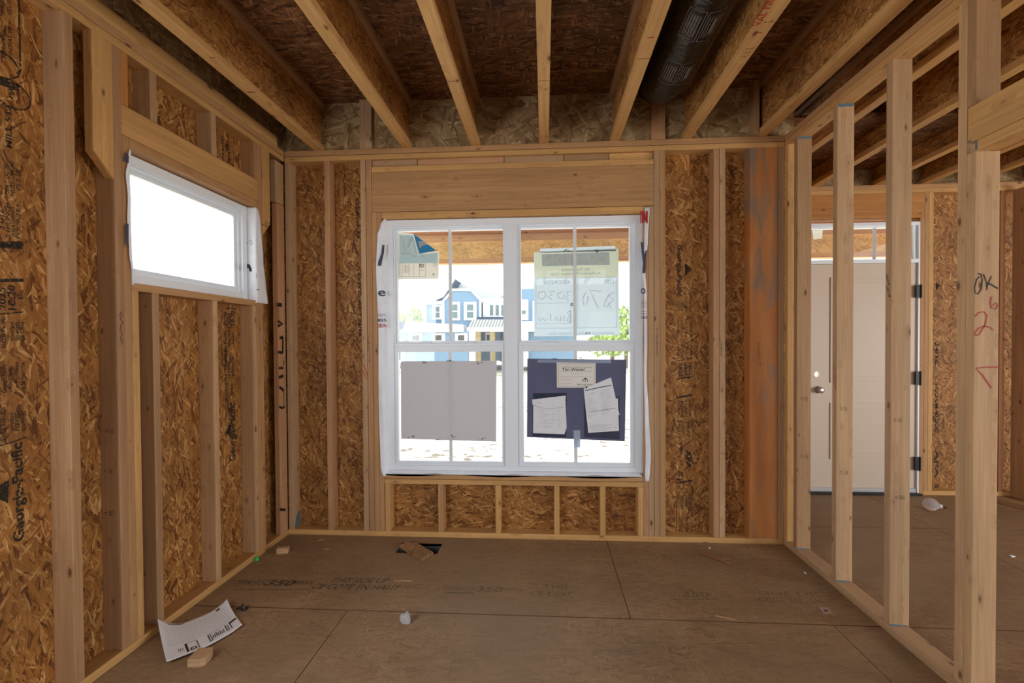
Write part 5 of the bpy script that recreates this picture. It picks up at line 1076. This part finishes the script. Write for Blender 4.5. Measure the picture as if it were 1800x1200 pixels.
hbox('bay', (1360, 440), (1760, 690), .7, 1.6, hw)
for k in range(3): hbox('bay_pane', (1475+k*92, 490), (1530+k*92, 655), .66, .71, hg)
hpoly('dark_roof', ((1280, 745), (1300, 690), (1780, 690), (1780, 750)), .0, .6, hd)
hpoly('metal_roof', ((1215, 870), (1275, 750), (1800, 750), (1800, 870)), -1.6, -.1, hm)
for k in range(12): hpoly('roof_seam', ((1225+k*46, 868), (1283+k*44, 752), (1295+k*44, 752), (1240+k*46, 868)), -1.66, -1.58, hw)
hbox('porch_fascia', (1200, 870), (1800, 930), -1.7, -.1, hw)
for a in (1330, 1545, 1770): hbox('stone_column', (a, 930), (a+75, 1400), -1.65, -1.2, hs_)
hbox('white_column', (1225, 930), (1330, 1400), -1.65, -1.2, hw)
hwin((1430, 940), (1520, 1200), -.1, dark=True); hbox('dark_door', (1660, 930), (1720, 1400), -.2, .0, hgd)
hpoly('low_roof', ((265, 930), (330, 795), (1140, 830), (1150, 930)), -2.2, .2, hr_)
hpoly('dark_roof', ((80, 925), (205, 790), (345, 795), (270, 925)), -2.0, .1, hd)
hbox('garage_wall', (110, 930), (1225, 1400), -2.0, .2, hb); hbox('fascia', (80, 915), (1160, 940), -2.3, -1.9, hw)
for a, c in ((365, 560), (695, 895), (1043, 1222)): hwin((a, 960), (c, 1180), -2.0, dark=True)
hwin((120, 1040), (290, 1400), -2.0)
# main roof behind and right wing seen past the mullion
hpoly('main_roof', ((700, 350), (890, 30), (1500, 30), (1700, 380)), 3, 9, hr_)
hpoly('roof_edge', ((540, 412), (700, 345), (890, 55), (905, 62), (740, 350), (720, 412)), 1.2, 3, hd)  # dark strip stands for the shade along the main gable rake
hpoly('roof_edge', ((1595, 385), (1760, 300), (1760, 385)), .8, 2, plain('roof_edge_grey', (.3, .32, .3), .8))
wx = lambda x, y: (int((x-695)*9), int((y-480)*9))
hbox('wall', wx(916, 506), wx(1010, 640), .4, 6, hb); hbox('white_trim', wx(912, 526), wx(928.5, 562), .2, .45, hw); hbox('pane', wx(917, 545), wx(924, 551.5), .16, .22, hg)
hbox('corner_board', wx(936, 528), wx(940, 566), .2, .45, hw); hbox('porch_fascia', wx(912, 565), wx(1010, 576), -.3, .4, hw); hbox('porch_fascia', wx(912, 576), wx(1010, 582), -.4, .4, hw); hbox('white_column', wx(914, 582), wx(929, 640), -.3, .3, hw)
# trees beside the house
lf = plain('leaf_green', (.32, .44, .12), .8, var=.35, scale=.8); bk = plain('bark', (.14, .10, .07), .9)
def tree(px, y, hgt, wid, label, seed):
    base = at(px, 600, 1, y); r = random.Random(seed); t = empty('tree', label, 'tree', 'trees across the street', (base.x, y, -.55))
    bm = bmesh.new(); tube(bm, [(base.x, y, -.6), (base.x+.1, y, hgt*.5), (base.x, y, hgt*.85)], [.16, .11, .04], 8); kid(link('trunk', bm, bk), t)
    bm = bmesh.new()
    for k in range(520):
        while True:
            q = Vector((r.uniform(-1, 1), r.uniform(-1, 1), r.uniform(-1, 1)))
            if q.length < 1: break
        if q.length < .5 and r.random() < .6: continue
        p = Vector((base.x+q.x*wid*(1-.25*q.z), y+q.y*wid, hgt*.58+q.z*hgt*.42)); s_ = r.uniform(.12, .28)
        n_ = Vector((r.uniform(-1, 1), r.uniform(-1, 1), r.uniform(-1, 1))).normalized(); a = n_.orthogonal().normalized()*s_; b_ = n_.cross(a)
        bm.faces.new([bm.verts.new(p+a), bm.verts.new(p+b_*.6), bm.verts.new(p-a), bm.verts.new(p-b_*.6)])
    kid(link('leaves', bm, lf), t)
tree(706, 33, 3.6, 1.1, 'light green tree beside the low dark roof of the blue house', 1)
tree(729, 38, 4.4, .9, 'thin green tree behind the blue house, showing over its garage', 2)
tree(1100, 33, 3.9, 1.3, 'green tree seen past the caution notice', 3)
tree(1075, 30, 2.2, 1.6, 'low green tree under the caution notice', 4)
